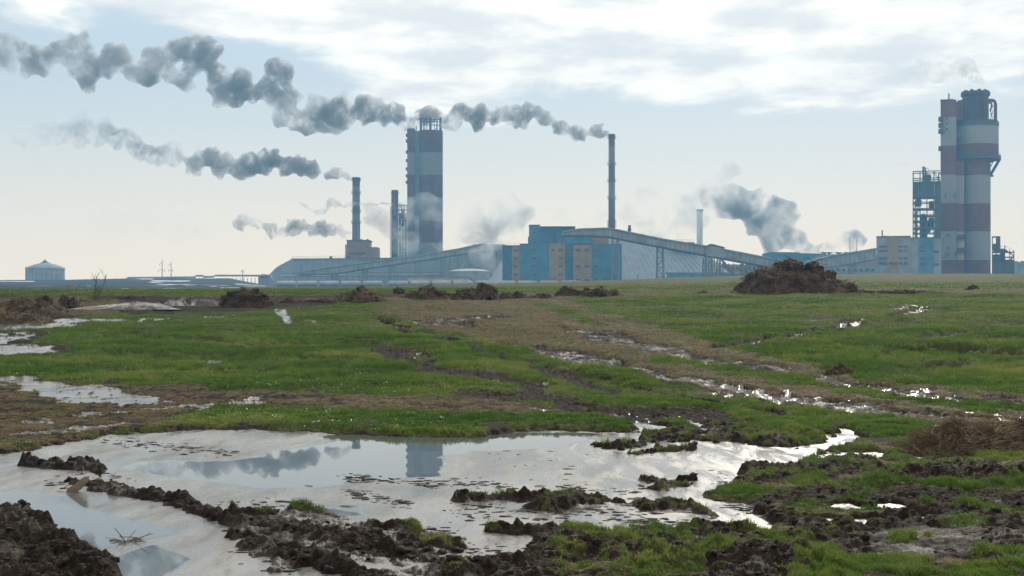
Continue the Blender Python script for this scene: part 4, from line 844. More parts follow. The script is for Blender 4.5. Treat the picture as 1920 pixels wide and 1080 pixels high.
# ------------------------------------------------------------------ right-hand tower
Y = 690; k = Y/F; o = thing('shaft_tower', 1820, Y, 'massive red and white mine tower at right with a wider drum near its top', 'tower')
RB_ = [(180, RED), (269, RED), (328, WHT), (381, RED), (433.5, WHT), (487.5, RED)]
RB_ = [(180, RED), (328, WHT), (381, RED), (433.5, WHT), (487.5, RED)]
bmc = bandmat('right_tower_bands', RB_, Y); cx = PX(1832, Y); cy = Y+27*k
MB().lathe(cx, cy, [(25.8*k, gz(1832, Y)), (25.6*k, PZ(297, Y))], 64).build('silo_wall', bmc, o, 40)
MB().lathe(PX(1830.7, Y), cy+4, [(25*k, PZ(303, Y)), (42*k, PZ(297.5, Y)), (42.6*k, PZ(290, Y)), (42.3*k, PZ(226, Y)), (41.5*k, PZ(223.5, Y)), (30*k, PZ(223.5, Y))], 72).build('drum', bandmat('drum_bands', [(215, (.05, .045, .045)), (234, WHT), (268.5, RED)], Y), o, 40)
MB().lathe(PX(1830.7, Y), cy+4, [(42.4*k, PZ(234, Y)), (43.2*k, PZ(234, Y)), (43.2*k, PZ(226, Y)), (42.4*k, PZ(226, Y))], 72).build('drum_rim', m_dark, o, 40)
MB().lathe(PX(1832, Y), cy+4, [(41*k, PZ(297.4, Y)), (45.5*k, PZ(297, Y)), (45.5*k, PZ(289, Y)), (42*k, PZ(289, Y))], 72).build('walkway', m_dark, o, 40)
mb = MB(); railing(mb, [(PX(1832, Y)+44.5*k*math.cos(t_), cy+4+44.5*k*math.sin(t_), PZ(289, Y)) for t_ in np.linspace(-math.pi, 0, 16)], 1.2, 2); mb.build('railing', m_dark, o)
mb = MB()
for i, ang in enumerate((0, -.35, -.7, -1.1)):
    ca, sa = math.cos(ang), math.sin(ang)
    mb.bar((cx+43*k*ca, cy+4+43*k*sa, PZ(297.5, Y)), (cx+25.6*k*ca, cy+25.6*k*sa, PZ(328-i*2, Y)), .7 if i == 0 else .35)
mb.box(cx+25.6*k, cx+31*k, cy-1, cy+1, PZ(330, Y), PZ(327, Y)); mb.build('bracket', m_dark, o)
sm_ = bandmat('lift_shaft_bands', [(180, RED), (219.5, WHT), (273, RED), (328, WHT), (381, RED), (433.5, WHT), (487.5, RED)], Y)
px_box(MB(), 1763.5, 1793, 187.5, None, Y, 15, -4).build('lift_shaft', sm_, o); px_box(MB(), 1792.9, 1808, 300, None, Y, 8, 1.5).build('recess_wall', bandmat('recess_bands', [(290, (.20, .035, .03)), (328, (.33, .32, .30)), (381, (.20, .035, .03)), (433.5, (.36, .35, .32)), (487.5, (.20, .035, .03))], Y), o)
px_box(MB(), 1763, 1788, 186.6, 187.4, Y, 16, -4.5).build('roof', m_dark, o)
for v in (223.5, 235, 246, 278.5): px_box(MB(), 1759.5, 1769 if v < 270 else 1764.5, v-4, v+4, Y, 4, -6).build('balcony', m_dark, o)
MB().tube([(PX(1779, Y), Y, PZ(187, Y)), (PX(1779, Y), Y, PZ(173.5, Y))], .35).build('vent_pipe', m_dred, o)
MB().lathe(PX(1829, Y), cy, [(25.3*k, PZ(224, Y)), (25*k, PZ(177, Y)), (24*k, PZ(176, Y))], 14).build('fan_house', m_soot, o)
mb = MB(); mb.lathe(PX(1829, Y), cy, [(24*k, PZ(178.5, Y)), (28*k, PZ(177, Y)), (28*k, PZ(170, Y)), (25*k, PZ(169, Y))], 14)
for i in range(10): t_ = i/10*2*math.pi; mb.lathe(PX(1829, Y)+22*k*math.cos(t_), cy+22*k*math.sin(t_), [(3.6*k, PZ(171, Y)), (3.6*k, PZ(167.2, Y)), (3*k, PZ(166.6, Y))], 14)
mb.build('fan_crown', m_soot, o)
mb = MB(); a = lambda u, v: (PX(u, Y), PZ(v, Y)); mb.prism([a(1787, 224), a(1787, 190), a(1793, 189.5), a(1797, 186.5), a(1805, 185.5), a(1805, 224)], cy-6, cy+8); mb.build('duct_shoulder', m_dred, o)
mb = MB(); mb.tube([(PX(1852, Y), cy-3, PZ(188, Y)), (PX(1861, Y), cy-3, PZ(187.6, Y)), (PX(1865, Y), cy-3, PZ(190, Y)), (PX(1866.5, Y), cy-3, PZ(194, Y)), (PX(1866.5, Y), cy-3, PZ(226, Y))], 3.2*k, 14); mb.tube([(PX(1854, Y), cy-5, PZ(193, Y)), (PX(1859, Y), cy-5, PZ(194, Y)), (PX(1860, Y), cy-5, PZ(200, Y)), (PX(1856, Y), cy-5, PZ(208, Y))], .5, 8)
for p, q in (((1856, 205), (1862, 224)), ((1862, 206), (1857, 224)), ((1857, 213), (1862, 213)), ((1858, 190), (1858, 225))): mb.bar((PX(p[0], Y), cy-4, PZ(p[1], Y)), (PX(q[0], Y), cy-4, PZ(q[1], Y)), .25)
mb.build('bent_duct', m_dred, o)
mb = MB(); [mb.bar((PX(1806+i*5, Y), cy-25.5*k, PZ(224, Y)), (PX(1806+i*5, Y), cy-25.5*k, PZ(180, Y)), .5) for i in range(10)]; mb.build('fan_house_ribs', m_dred, o)
mb = MB(); px_box(mb, 1792, 1803, 248, 259, Y, 1.2, -3.2); mb.build('louvre', m_dark, o)
for v in (222, 231.5, 242): window(o, 1775.5, v, 4, 2.6, Y, -4.1)
for v in (441.5, 465.5, 477.5): window(o, 1778, v, 4.6, 3.6, Y, -4.1)
for u, v in ((1772.5, 367), (1790, 367), (1774.5, 477), (1791, 477)): window(o, u, v, 1.8, 9, Y, -4.1)
for v in (443.5, 468): px_box(MB(), 1794, 1808.5, v-3.8, v+3.8, Y, 2, -1).build('balcony', m_dark, o)
px_box(MB(), 1795, 1807, 447.5, 464, Y, .4, 1.05).build('panel', m_yel, o); px_box(MB(), 1795, 1807, 472, 487, Y, .4, 1.05).build('panel', m_yel, o)
for v in (444, 474): px_box(MB(), 1764, 1771, v-6 if v > 450 else v-3, v+8 if v > 450 else v+4, Y, .6, -4.5).build('stair_enclosure', m_gallery, o)
# ------------------------------------------------------------------ small steel structure right of the tower
Y = 668; o = thing('process_frame', 1880, Y, 'low open steel structure with short pipes at the right foot of the tower', 'steel structure'); mb = MB(); zb_ = gz(1880, Y)
for yy in (Y, Y+6):
    for u, v in ((1860.5, 443.5), (1868, 443.5), (1875, 443.5), (1884, 460), (1893, 469), (1901, 469)): mb.bar((PX(u, Y), yy, zb_), (PX(u, Y), yy, PZ(v, Y)), .4)
    for u0, u1, v in ((1860, 1875, 443.5), (1860, 1885, 467), (1860, 1901, 473), (1860, 1901, 482), (1860, 1901, 492)): mb.bar((PX(u0, Y), yy, PZ(v, Y)), (PX(u1, Y), yy, PZ(v, Y)), .4)
    mb.bar((PX(1884, Y), yy, PZ(467, Y)), (PX(1901, Y), yy, PZ(480, Y)), .3); mb.bar((PX(1901, Y), yy, PZ(480, Y)), (PX(1890, Y), yy, PZ(492, Y)), .6)
railing(mb, [(PX(1876, Y), Y, PZ(465, Y)), (PX(1886, Y), Y, PZ(466, Y)), (PX(1901, Y), Y, PZ(474, Y))], 1.2, 2); mb.build('frame', m_dark, o); mb = MB()
for u, v0, v1, r in ((1864, 456, 467, 1), (1871, 444, 467, .8), (1868, 476, 520, 1.8), (1880, 474, 520, 1.2), (1890, 486, 520, 3)): mb.lathe(PX(u, Y), Y+3, [(r, PZ(v1, Y)), (r, PZ(v0+1, Y)), (r*.5, PZ(v0, Y))], 14)
mb.build('vessels', m_dark, o); px_box(MB(), 1862, 1901, 492, None, Y, 6).build('base_wall', m_dark, o); px_box(MB(), 1862, 1888, 468, 473, Y, 5, .5).build('clad_box', m_dark, o)
Y = 760; o = thing('low_block', 1915, Y, 'pale low block at the right edge of the picture', 'building'); px_box(MB(), 1900, 1960, 491, None, Y, 15).build('wall', m_pale, o); mb = MB(); [px_box(mb, u, u+7, 489.3, 490.95, Y, 4, 1) for u in (1902, 1914, 1930)]; mb.build('roof_boxes', m_steel, o)
# ------------------------------------------------------------------ far left: domed tank, pipeline, power poles
Y = 905; o = thing('storage_tank', 73.5, Y, 'large domed round storage tank alone at the far left', 'tank'); k = Y/F; x = PX(73.5, Y); r = 35.6*k; yc = Y+r
MB().lathe(x, yc, [(r, gz(73, Y)), (r, PZ(504, Y)), (r*1.03, PZ(503.6, Y)), (r*1.03, PZ(502.8, Y)), (r, PZ(502.6, Y))], 56).build('wall', m_conc, o, 40)
MB().lathe(x, yc, [(r*1.02, PZ(502.6, Y)), (r*.8, PZ(498, Y)), (r*.5, PZ(494, Y)), (r*.2, PZ(492, Y)), (.1, PZ(491.6, Y))], 56).build('dome', m_gallery, o, 50)
mb = MB(); mb.lathe(x-.3, yc, [(1.6, PZ(492.5, Y)), (1.6, PZ(488.5, Y)), (.7, PZ(487.5, Y)), (.2, PZ(484.5, Y))], 14); mb.box(x-3, x+3, yc-1, yc+1, PZ(492, Y), PZ(491, Y)); mb.build('roof_turret', m_steel, o)
mb = MB(); [mb.bar((x+(r+.1)*math.sin(q), yc-(r+.1)*math.cos(q), gz(73, Y)), (x+(r+.1)*math.sin(q), yc-(r+.1)*math.cos(q), PZ(503, Y)), .3) for q in np.linspace(-1.4, 1.4, 12)]; mb.build('wall_ribs', m_steel, o)
mb = MB(); railing(mb, [(x+r*1.02*math.sin(q), yc-r*1.02*math.cos(q), PZ(502.6, Y)) for q in np.linspace(-1.6, 1.6, 20)], 1.0, 3, .09); mb.build('railing', m_steel, o)
Y = 890; o = thing('pipeline', 370, Y, 'raised pipeline on short posts along the far left horizon', 'pipeline'); mp = MB(); mb = MB()
for j, dz in enumerate((0, .8)): mp.tube([(PX(238, Y), Y+j, PZ(521.6, Y)+dz*.6), (PX(366, Y), Y+j, PZ(520.5, Y)+dz*.6), (PX(366, Y), Y+j, PZ(517.8, Y)+dz*.6), (PX(381, Y), Y+j, PZ(517.8, Y)+dz*.6), (PX(381, Y), Y+j, PZ(520, Y)+dz*.6), (PX(401, Y), Y+j, PZ(519.5, Y)+dz*.6), (PX(402, Y), Y+j, PZ(517.3, Y)+dz*.6), (PX(470, Y), Y+j, PZ(517.5, Y)+dz*.6), (PX(530, Y), Y+j, PZ(517.5, Y)+dz*.6)], .35, 8)
for u in range(240, 530, 7): mb.bar((PX(u, Y), Y+.5, gz(u, Y)), (PX(u, Y), Y+.5, PZ(521, Y)), .35)
mp.build('pipes', m_steel, o); mb.build('posts', m_steel, o)
def pole(u, v0, Y, label, arms, grp=None):
    o = thing('power_pole', u, Y, label, 'power pole', grp); MB().tube([(PX(u, Y), Y, gz(u, Y)), (PX(u, Y), Y, PZ(v0, Y))], .32, 10, .2).build('post', m_conc, o)
    for (v, l, r_) in arms:
        mb = MB(); mb.bar((PX(u-l, Y), Y, PZ(v, Y)), (PX(u+r_, Y), Y, PZ(v, Y)), .18)
        for e in (-l, r_):
            if e: mb.bar((PX(u+e, Y), Y, PZ(v, Y)), (PX(u+e, Y), Y, PZ(v+4, Y)), .22)
        mb.build('crossarm', m_steel, o)
pole(304, 487.5, 850, 'taller of the two concrete power poles on the left skyline', ((494, 4.5, 0), (506, 6.5, 5)))
pole(320.8, 491, 880, 'shorter, right of the two concrete power poles on the left skyline', ((495.5, 3.5, 0), (506, 5, 3)))
pole(455, 506.5, 850, 'short stubby lamp pole on the left skyline before the storage hall', ((507, 2, 2),))
for u, lab in ((737, 'thin mast before the pipe bridge below the thin stack'), (873, 'thin mast before the round tank'), (905, 'thin mast between the round tank and the salt pile')):
    Y = 585; o = thing('lighting_mast', u, Y, lab, 'mast'); MB().tube([(PX(u, Y), Y, gz(u, Y)), (PX(u, Y), Y, PZ(519, Y))], .10, 6).build('post', m_conc, o); MB().box(PX(u, Y)-.4, PX(u, Y)+.4, Y-.2, Y+.2, PZ(519, Y)+.02, PZ(518.4, Y)+.1).build('lamp_head', m_dark, o)
for u, lab in ((1081, 'dark thin mast before the tan panels of the blue building'), (1196, 'dark thin mast right of the blue building')):
    Y = 560; o = thing('lighting_mast', u, Y, lab, 'mast'); MB().tube([(PX(u, Y), Y, gz(u, Y)), (PX(u, Y), Y, PZ(517, Y))], .11, 6).build('post', m_dark, o); MB().box(PX(u, Y)-.4, PX(u, Y)+.4, Y-.2, Y+.2, PZ(517, Y)+.02, PZ(516.4, Y)+.1).build('lamp_head', m_dark, o)

# buildings on the right stand square to the line of sight
for o in list(scn.objects):
    if o.type == 'EMPTY' and o.parent is None and o.get('label') and o.location.y > 500 and o.location.x/o.location.y > .25:
        f_ = math.atan2(o.location.x, o.location.y); o.rotation_euler = (0, 0, -f_); o.scale = (math.cos(f_), 1, 1)
# ------------------------------------------------------------------ heaps of dung, soil and straw
def heapmat(name, lo, mid, hi, scale=3.):
    m, t = mat(name); g = t.add('ShaderNodeNewGeometry').outputs['Position']
    a = t.noise(g, scale, 7, .68, dist=.6); b0 = t.noise(g, scale*.3, 4, .6)
    c = t.mix(t.ramp(a, .38, .55), lo, mid); c = t.mix(t.ramp(t.math('ADD', t.math('MULTIPLY', a, .6), t.math('MULTIPLY', b0, .5)), .54, .72), c, hi)
    bp = t.add('ShaderNodeBump', inp={'Height': a, 'Distance': .25/scale, 'Strength': .9})
    b = t.add('ShaderNodeBsdfPrincipled', inp={'Base Color': c, 'Roughness': .9, 'Normal': bp.outputs[0], 'Specular IOR Level': .2}); t.l.new(b.outputs[0], t.add('ShaderNodeOutputMaterial').inputs[0]); return m
m_dung = heapmat('dark_dung', (.014, .010, .007), (.045, .031, .020), (.11, .078, .046), 2.6)
m_dung2 = heapmat('strawy_dung', (.014, .011, .008), (.06, .044, .026), (.15, .11, .065), 5)
m_ice = heapmat('dirty_snow', (.06, .055, .05), (.20, .20, .205), (.36, .37, .39), 2.4)
def gh(x, y):
    """height of the ground sheet at a world point (nearest grid corner)"""
    j = int(np.clip(np.searchsorted(ys, y), 1, len(ys)-1)); i = int(np.clip(np.searchsorted(s_out, x/max(y, 6.5)), 0, nx-1)); return float(HT[j, i])
def mound(name, prof, vb, label, cat, material, depth=.45, lump=.35, freq=1.6, seed=0, strands=0, Yo=None, nxx=150, nyy=60, group=None, sl=.28, smat=None):
    """a heap whose skyline follows prof (photo pixels); lumpy and overhanging, really round in plan"""
    Y = Yo or ground_at(prof[0][0]*.5+prof[-1][0]*.5, vb)[0]
    us = np.array([p[0] for p in prof], float); vs = np.array([p[1] for p in prof], float)
    x0, x1 = PX(us[0], Y), PX(us[-1], Y); wd = x1-x0; dp = wd*depth; dp = min(dp, 6)
    xs = np.linspace(0, 1, nxx); yt = np.linspace(-1, 1, nyy)
    A, B = np.meshgrid(xs, yt); uu = us[0]+(us[-1]-us[0])*A
    zb_ = gh((x0+x1)/2, Y)
    top = (CZ+(HOR-np.interp(uu, us, vs))/F*Y-zb_)*(1.0 if seed in (24, 25, 27) else 1.14)
    zvb = CZ+(HOR-vb)/F*Y-zb_; top = top-zvb*.0
    edge = np.clip(1-(2*A-1)**6, 0, 1)
    hgt = np.maximum(top, 0)*np.clip(1-np.abs(B)**1.5, 0, 1)*edge
    X_ = x0+wd*A; Y_ = Y+B*dp/2; H = hgt.max()
    rl = np.random.default_rng(seed+500); base_h = hgt.copy(); hgt = hgt*(1-.22*min(1, lump*2)); nl = int(46*min(1, lump*2))*max(1, int(wd/H/6))
    for q_ in range(nl):                                  # forkfuls thrown on top of one another
        ia, ib = rl.integers(2, nxx-2), rl.integers(int(nyy*.08), int(nyy*.92)); hc = base_h[ib, ia]; rho = H*rl.uniform(.10, .30)*(.45+.55*hc/H)
        zc = hc*rl.uniform(.95, 1.12)-rho*.75; el = rl.uniform(.8, 1.9); d2_ = ((X_-X_[ib, ia])/el)**2+(Y_-Y_[ib, ia])**2
        hgt = np.maximum(hgt, np.where(d2_ < rho*rho, zc+np.sqrt(np.maximum(rho*rho-d2_, 0)), 0))
    n3 = lambda s, f: perlin3(X_*f, Y_*f, hgt*f, s)
    lf = freq/max(H, .05)
    bl = np.sqrt(np.abs(n3(seed, lf))+1e-3)+.5*np.sqrt(np.abs(n3(seed+1, lf*2.1))+1e-3)+.25*n3(seed+2, lf*5)
    e2 = np.clip(hgt/H*3, 0, 1)
    Z_ = zb_+hgt*(1-lump*.22)+bl*lump*H*.30*e2-.10*H*(1-e2)-.02
    X_ = X_+n3(seed+4, lf*1.6)*H*lump*.32*e2; Y_ = Y_+n3(seed+5, lf*1.6)*H*lump*.32*e2
    id_ = np.arange(nxx*nyy).reshape(nyy, nxx); q = np.stack([id_[:-1, :-1], id_[:-1, 1:], id_[1:, 1:], id_[1:, :-1]], -1).reshape(-1, 4)
    co = np.stack([X_, Y_, Z_], -1).reshape(-1, 3)
    me = rawmesh('heap', co, q.ravel(), np.full(len(q), 4), True)
    o = empty(name, ((x0+x1)/2, Y, zb_), label, cat, group); link('heap', me, material, o)
    if strands:
        r = np.random.default_rng(seed+77); k = r.integers(0, len(co), strands); p = co[k]+r.normal(0, .004, (strands, 3))
        L = sl*H*(.4+r.random(strands)); an = r.random(strands)*2*np.pi; wv = np.maximum(.004, Y*.00030)
        d = np.stack([np.cos(an)*L, np.sin(an)*L*.6, L*r.normal(.0, .33, strands)], 1); sd_ = np.stack([-np.sin(an), np.cos(an), np.full(strands, .9)], 1)*wv/2
        mid_ = p+d*.5+np.array([0, 0, 1])*(L*.12)[:, None]
        v4 = np.stack([p-sd_, p+sd_, mid_+sd_, mid_-sd_, p+d], 1).reshape(-1, 3); b0 = (np.arange(strands)*5)[:, None]
        me2 = rawmesh('strands', v4, np.concatenate([b0+[0, 1, 2, 3], b0+[3, 2, 4]], 1).ravel(), np.tile([4, 3], strands), False, dict(tone=np.repeat(np.clip(r.normal(.45, .25, strands), 0, 1), 5)))
        so = link('straw_strands', me2, smat or m_straw, o); so['kind'] = 'stuff'
    return o
m_darkstraw = blade_mat('dark_straw', [(.02, .014, .009), (.055, .039, .024), (.11, .08, .048), (.18, .14, .09)], .1, .15)
m_haystraw = blade_mat('weathered_hay', [(.05, .036, .024), (.12, .088, .056), (.20, .15, .10), (.30, .24, .17)], .2, .2)
mound('dung_heap', [(1368,549),(1380,540),(1398,530),(1403,507),(1420,498),(1436,500),(1450,496),(1460,503),(1476,497),(1486,494),(1500,499),(1514,496),(1530,500),(1548,514),(1565,523),(1580,527),(1592,536),(1606,542),(1622,549)], 549,
      'big dark brown dung heap on the field before the right conveyor gallery', 'heap', m_dung, .6, .42, 2.6, 11, 1200, nxx=240, nyy=110, smat=m_darkstraw)
mound('straw_heap', [(1500,549),(1540,544),(1580,541),(1640,545),(1700,543),(1760,546),(1800,548)], 549, 'low strip of pale strawy soil trailing right from the big dung heap', 'heap', m_dung2, .04, .4, 1.4, 12, 833)
mound('straw_heap', [(1346,550),(1400,541),(1424,536),(1450,543),(1500,542),(1560,545),(1580,537),(1612,543),(1640,549)], 549.6, 'low pale straw skirt along the front foot of the big dung heap', 'heap', m_dung2, .10, .45, 1.5, 15, 1166)
mound('mud_heap', [(1808,546),(1817,539),(1826,535),(1834,540),(1840,546)], 546, 'small lone dark mound at right, below the red and white tower', 'heap', m_dung, .6, .4, 1.6, 13, 100, smat=m_darkstraw)
mound('mud_heap', [(1296,551),(1306,546),(1322,544),(1330,548),(1350,547),(1366,551)], 551, 'tiny low dark mound just left of the big dung heap', 'heap', m_dung, .4, .4, 1.4, 14, 133, smat=m_darkstraw)
mound('mud_heap', [(405,573),(412,560),(424,552),(434,546),(441,551),(452,549),(468,542),(480,547),(488,553),(500,550),(510,560),(515,573)], 573, 'jagged black mud heap at left beside the water-filled rut', 'heap', m_dung, .5, .42, 2.2, 16, 833, smat=m_darkstraw)
mound('mud_heap', [(515,570),(530,563),(548,556),(560,560),(580,563),(610,558),(640,566)], 569, 'low brown mud ridge between the jagged black heap and the rounded strawy heap', 'heap', m_dung, .2, .45, 1.4, 17, 500, smat=m_darkstraw)
mound('mud_heap', [(620,563),(640,553),(660,544),(680,541),(690,542),(700,550),(720,558),(735,563)], 563, 'rounded strawy brown heap below the gap left of the central tower', 'heap', m_dung2, .5, .42, 2, 18, 833, smat=m_darkstraw)
mound('mud_heap', [(735,552),(738,545),(748,541),(757,543),(760,551)], 552, 'small round dark clod heap, leftmost of the heaps below the banded tower', 'heap', m_dung, .6, .3, 1.3, 19, 100, smat=m_darkstraw)
mound('mud_heap', [(738,562),(760,553),(780,548),(796,541),(806,536),(815,538),(818,546),(830,544),(842,550),(850,560)], 561, 'dark heap with a pointed tip leaning right, below the banded tower', 'heap', m_dung, .5, .45, 2, 20, 733, smat=m_darkstraw)
mound('mud_heap', [(842,561),(850,550),(868,545),(884,543),(896,537),(912,536),(922,540),(934,548),(940,560)], 560, 'broad humped heap with dry straw, below the round tank', 'heap', m_dung2, .5, .45, 2, 21, 866, smat=m_darkstraw)
mound('mud_heap', [(928,560),(938,549),(952,547),(962,551),(972,544),(980,547),(990,556),(1004,553),(1018,549),(1034,554),(1046,560)], 559, 'low row of dark clods left of the lumpy heap under the blue building', 'heap', m_dung, .35, .45, 1.8, 22, 600, smat=m_darkstraw)
mound('mud_heap', [(1036,558),(1042,546),(1054,537),(1066,536),(1078,543),(1090,548),(1100,541),(1110,545),(1118,538),(1130,539),(1140,546),(1150,543),(1162,548),(1176,557)], 556, 'long lumpy dark heap under the tan panels of the blue building', 'heap', m_dung, .35, .45, 2.2, 23, 1066, smat=m_darkstraw)
mound('straw_heap', [(-60,592),(-20,570),(15,560),(40,553),(70,550),(90,553),(104,562),(120,575),(130,590)], 590, 'tawny straw heap at the far left edge of the near field', 'heap', m_dung2, .5, .4, 2, 24, 2000)
mound('straw_heap', [(-80,614),(-30,592),(10,582),(50,580),(86,590),(112,604)], 606, 'lower tawny straw heap spilling toward the thaw water at the left edge', 'heap', m_dung2, .5, .4, 1.8, 25, 1666)
mound('mud_heap', [(96,580),(108,563),(122,557),(136,560),(150,572),(166,580)], 579, 'dark mud heap under the broken twigs, right of the tawny straw heap', 'heap', m_dung, .5, .4, 1.8, 26, 400, smat=m_darkstraw)
mound('snow_bank', [(90,583),(150,575),(190,572),(230,567),(262,564),(290,566),(318,571),(338,576)], 581, 'long low grey bank of old dirty snow behind the left grass', 'snow bank', m_ice, .35, .20, 1.4, 27)
mound('mud_heap', [(150,566),(180,561),(210,556),(240,554),(270,556),(300,562)], 564, 'low dark soil ridge just behind the grey snow bank', 'heap', m_dung, .15, .4, 1.2, 28, 266, smat=m_darkstraw)
mound('snow_bank', [(296,572),(320,562),(350,556),(372,561),(395,557),(412,563),(425,574)], 573, 'ragged muddy snow patch between the grey snow bank and the jagged black heap', 'snow bank', heapmat('muddy_snow', (.03, .025, .02), (.10, .09, .085), (.5, .5, .52), 2.2), .4, .4, 1.6, 29)
hp = mound('hay_heap', [(1700,846),(1716,830),(1740,818),(1770,806),(1800,797),(1830,800),(1850,795),(1890,798),(1930,793),(1970,805),(2010,840)], 846, 'low spread heap of weathered brown hay at the right edge beside the puddle', 'hay heap', heapmat('hay_core', (.03, .022, .014), (.09, .066, .042), (.18, .14, .09), 14), .55, .42, 1.5, 30, 26000, sl=.55, nxx=200, nyy=90, smat=m_haystraw)
mound('straw_heap', [(1548,697),(1560,690),(1578,685),(1595,690),(1602,697)], 697, 'little brown straw tuft heap beside the wheel track', 'heap', m_dung2, .6, .4, 1.6, 31, 1500)

# ------------------------------------------------------------------ dead weeds and sticks
m_bark = wallmat('dead_stems', (.06, .045, .035), .3, 0)
def weed(name, u, vb, vt, label, seed, n=5, spread=.25, thick=.012, fall=0):
    r = random.Random(seed); Y, _ = ground_at(u, vb); x = PX(u, Y); z = gh(x, Y)-.03; H = (vb-vt)/F*Y; o = empty(name, (x, Y, z), label, 'weed')
    def grow(mb, p, d, L, rad, depth):
        pts = [p]; q = Vector(p); dd = Vector(d).normalized()
        for i in range(5): dd = (dd+Vector((r.uniform(-.16, .16), r.uniform(-.16, .16), r.uniform(-.05, .10)))).normalized(); q = q+dd*L/5; pts.append(q.copy())
        mb.tube(pts, rad, 5, rad*.35)
        if depth > 0:
            for j in range(3 if depth > 1 else 2): k_ = r.choice([1, 2, 3, 4]); nd = (dd+Vector((r.uniform(-.9, .9), r.uniform(-.6, .6), r.uniform(-.1, .5)))).normalized(); grow(mb, pts[k_], nd, L*r.uniform(.3, .5), rad*.55, depth-1)
    for i in range(n):
        mb = MB(); k_ = 1 if i == 0 else r.uniform(.4, .85); grow(mb, Vector((x+r.uniform(-.08, .08), Y+r.uniform(-.08, .08), z)), (r.uniform(-spread, spread), r.uniform(-.2, .2), 1), H*k_, thick, 2); mb.build('stem', m_bark, o)
    return o
weed('dead_weed', 180, 565, 507, 'tall thin dead weed with a feathery top left of the snow bank', 5, 6, .30, .018)
weed('dead_weed', 208, 565, 535, 'short sparse dead weed right of the tall one', 8, 2, .2, .010)
weed('dead_weed', 146, 574, 532, 'forked dead weed beside the broken twigs', 9, 3, .35, .020)
weed('dead_weed', 512, 566, 544, 'small dead weed arching at the right end of the jagged black heap', 12, 3, .5, .012)
Y, _ = ground_at(125, 189); o = empty('broken_branch', (PX(125, Y), Y, gh(PX(125, Y), Y)), 'snapped dark branch slanting up over the dark mud heap at left', 'branch')
MB().tube([(PX(115, Y), Y, PZ(557, Y)), (PX(128, Y), Y+.1, PZ(549, Y)), (PX(140, Y), Y, PZ(543, Y)), (PX(153, Y), Y, PZ(531, Y))], .035, 6, .02).build('limb', m_bark, o)
MB().tube([(PX(127, Y), Y, PZ(572, Y)), (PX(127, Y), Y, PZ(548, Y)), (PX(126.5, Y), Y, PZ(534, Y))], .04, 6, .025).build('stem', m_bark, o)
MB().tube([(PX(146, Y), Y, PZ(539, Y)), (PX(149, Y), Y, PZ(550, Y)), (PX(150, Y), Y, PZ(572, Y))], .03, 6, .03).build('stem', m_bark, o)
# plank standing out of the mud by the left channel
Yp = 11.75; m_wood = wallmat('weathered_wood', (.16, .13, .095), .35, .3, .8, 9)
mb = MB(); P4 = [(122, 927), (128, 916), (158, 894), (166, 893), (163, 905), (150, 918), (134, 929)]
mb.prism([(PX(u, Yp), PZ(v, Yp)) for u, v in P4], Yp-.018, Yp+.03)
o = mb.build('wood_shard', m_wood); tag(o, 'splintered flat piece of wood standing slanted out of the mud by the left water channel', 'wood')
# floating debris twigs in the left channel
r = random.Random(4); Yd = 1.5*F/(1015-HOR); o = empty('twig_cluster', (PX(235, Yd), Yd, 0), 'little cluster of dead weed stalks lying on the water of the left channel', 'twigs')
for i in range(16):
    u = 235+r.gauss(0, 16); x = PX(u, Yd)+0; y_ = Yd+r.uniform(-.12, .12); d = Vector((r.uniform(-1, 1), r.uniform(-.5, .5), r.uniform(.02, .6) if i % 3 == 0 else r.uniform(.0, .12))).normalized(); L = r.uniform(.05, .14)
    MB().tube([(x, y_, .004), Vector((x, y_, .006))+d*L*.5, Vector((x, y_, .004))+d*L+Vector((0, 0, -.004))], .0035, 5, .002).build('stalk', m_bark if i % 2 else m_wood, o)
# loose clods on the churned banks
r = np.random.default_rng(9); cm = (RG*(G < .5)*(HT > .005)*(YY < 17)*(YY > 6.9)*vw_all*(POND < .6)*(1+2*(RG > 1))).ravel(); cm[(cm < .25)] = 0
ids = r.choice(len(cm), 1500, p=cm/cm.sum())
import bmesh
bmx = bmesh.new(); bmesh.ops.create_icosphere(bmx, subdivisions=2, radius=1); bv = np.array([v.co[:] for v in bmx.verts]); bf = np.array([[v.index for v in f.verts] for f in bmx.faces]); bmx.free()
nC = len(ids); size = np.clip(r.lognormal(-4.6, .6, nC), .004, .030)
allv = np.empty((nC, len(bv), 3)); ctr = co_g = np.stack([XX.ravel()[ids], YY.ravel()[ids], HT.ravel()[ids]], 1)
sc = np.stack([1+.5*r.random(nC), 1+.5*r.random(nC), .55+.4*r.random(nC)], 1)
pp_ = bv[None]+r.random((nC, 1, 3))*50; dsp = 1+.75*perlin3(pp_[..., 0]*1.5, pp_[..., 1]*1.5, pp_[..., 2]*1.5)+.55*perlin3(pp_[..., 0]*3.5, pp_[..., 1]*3.5, pp_[..., 2]*3.5)
allv = ctr[:, None]+bv[None]*dsp[..., None]*size[:, None, None]*sc[:, None]
fl = (bf[None]+(np.arange(nC)*len(bv))[:, None, None]).reshape(-1)
m_clod = heapmat('wet_clod', (.006, .005, .004), (.018, .014, .011), (.035, .027, .020), 18); 
o = link('mud_clods', rawmesh('mud_clods', allv.reshape(-1, 3), fl, np.full(nC*len(bf), 3), True), m_clod); tag(o, 'loose dark clods of wet soil strewn over the churned banks of the puddle', 'soil clods', kind='stuff')

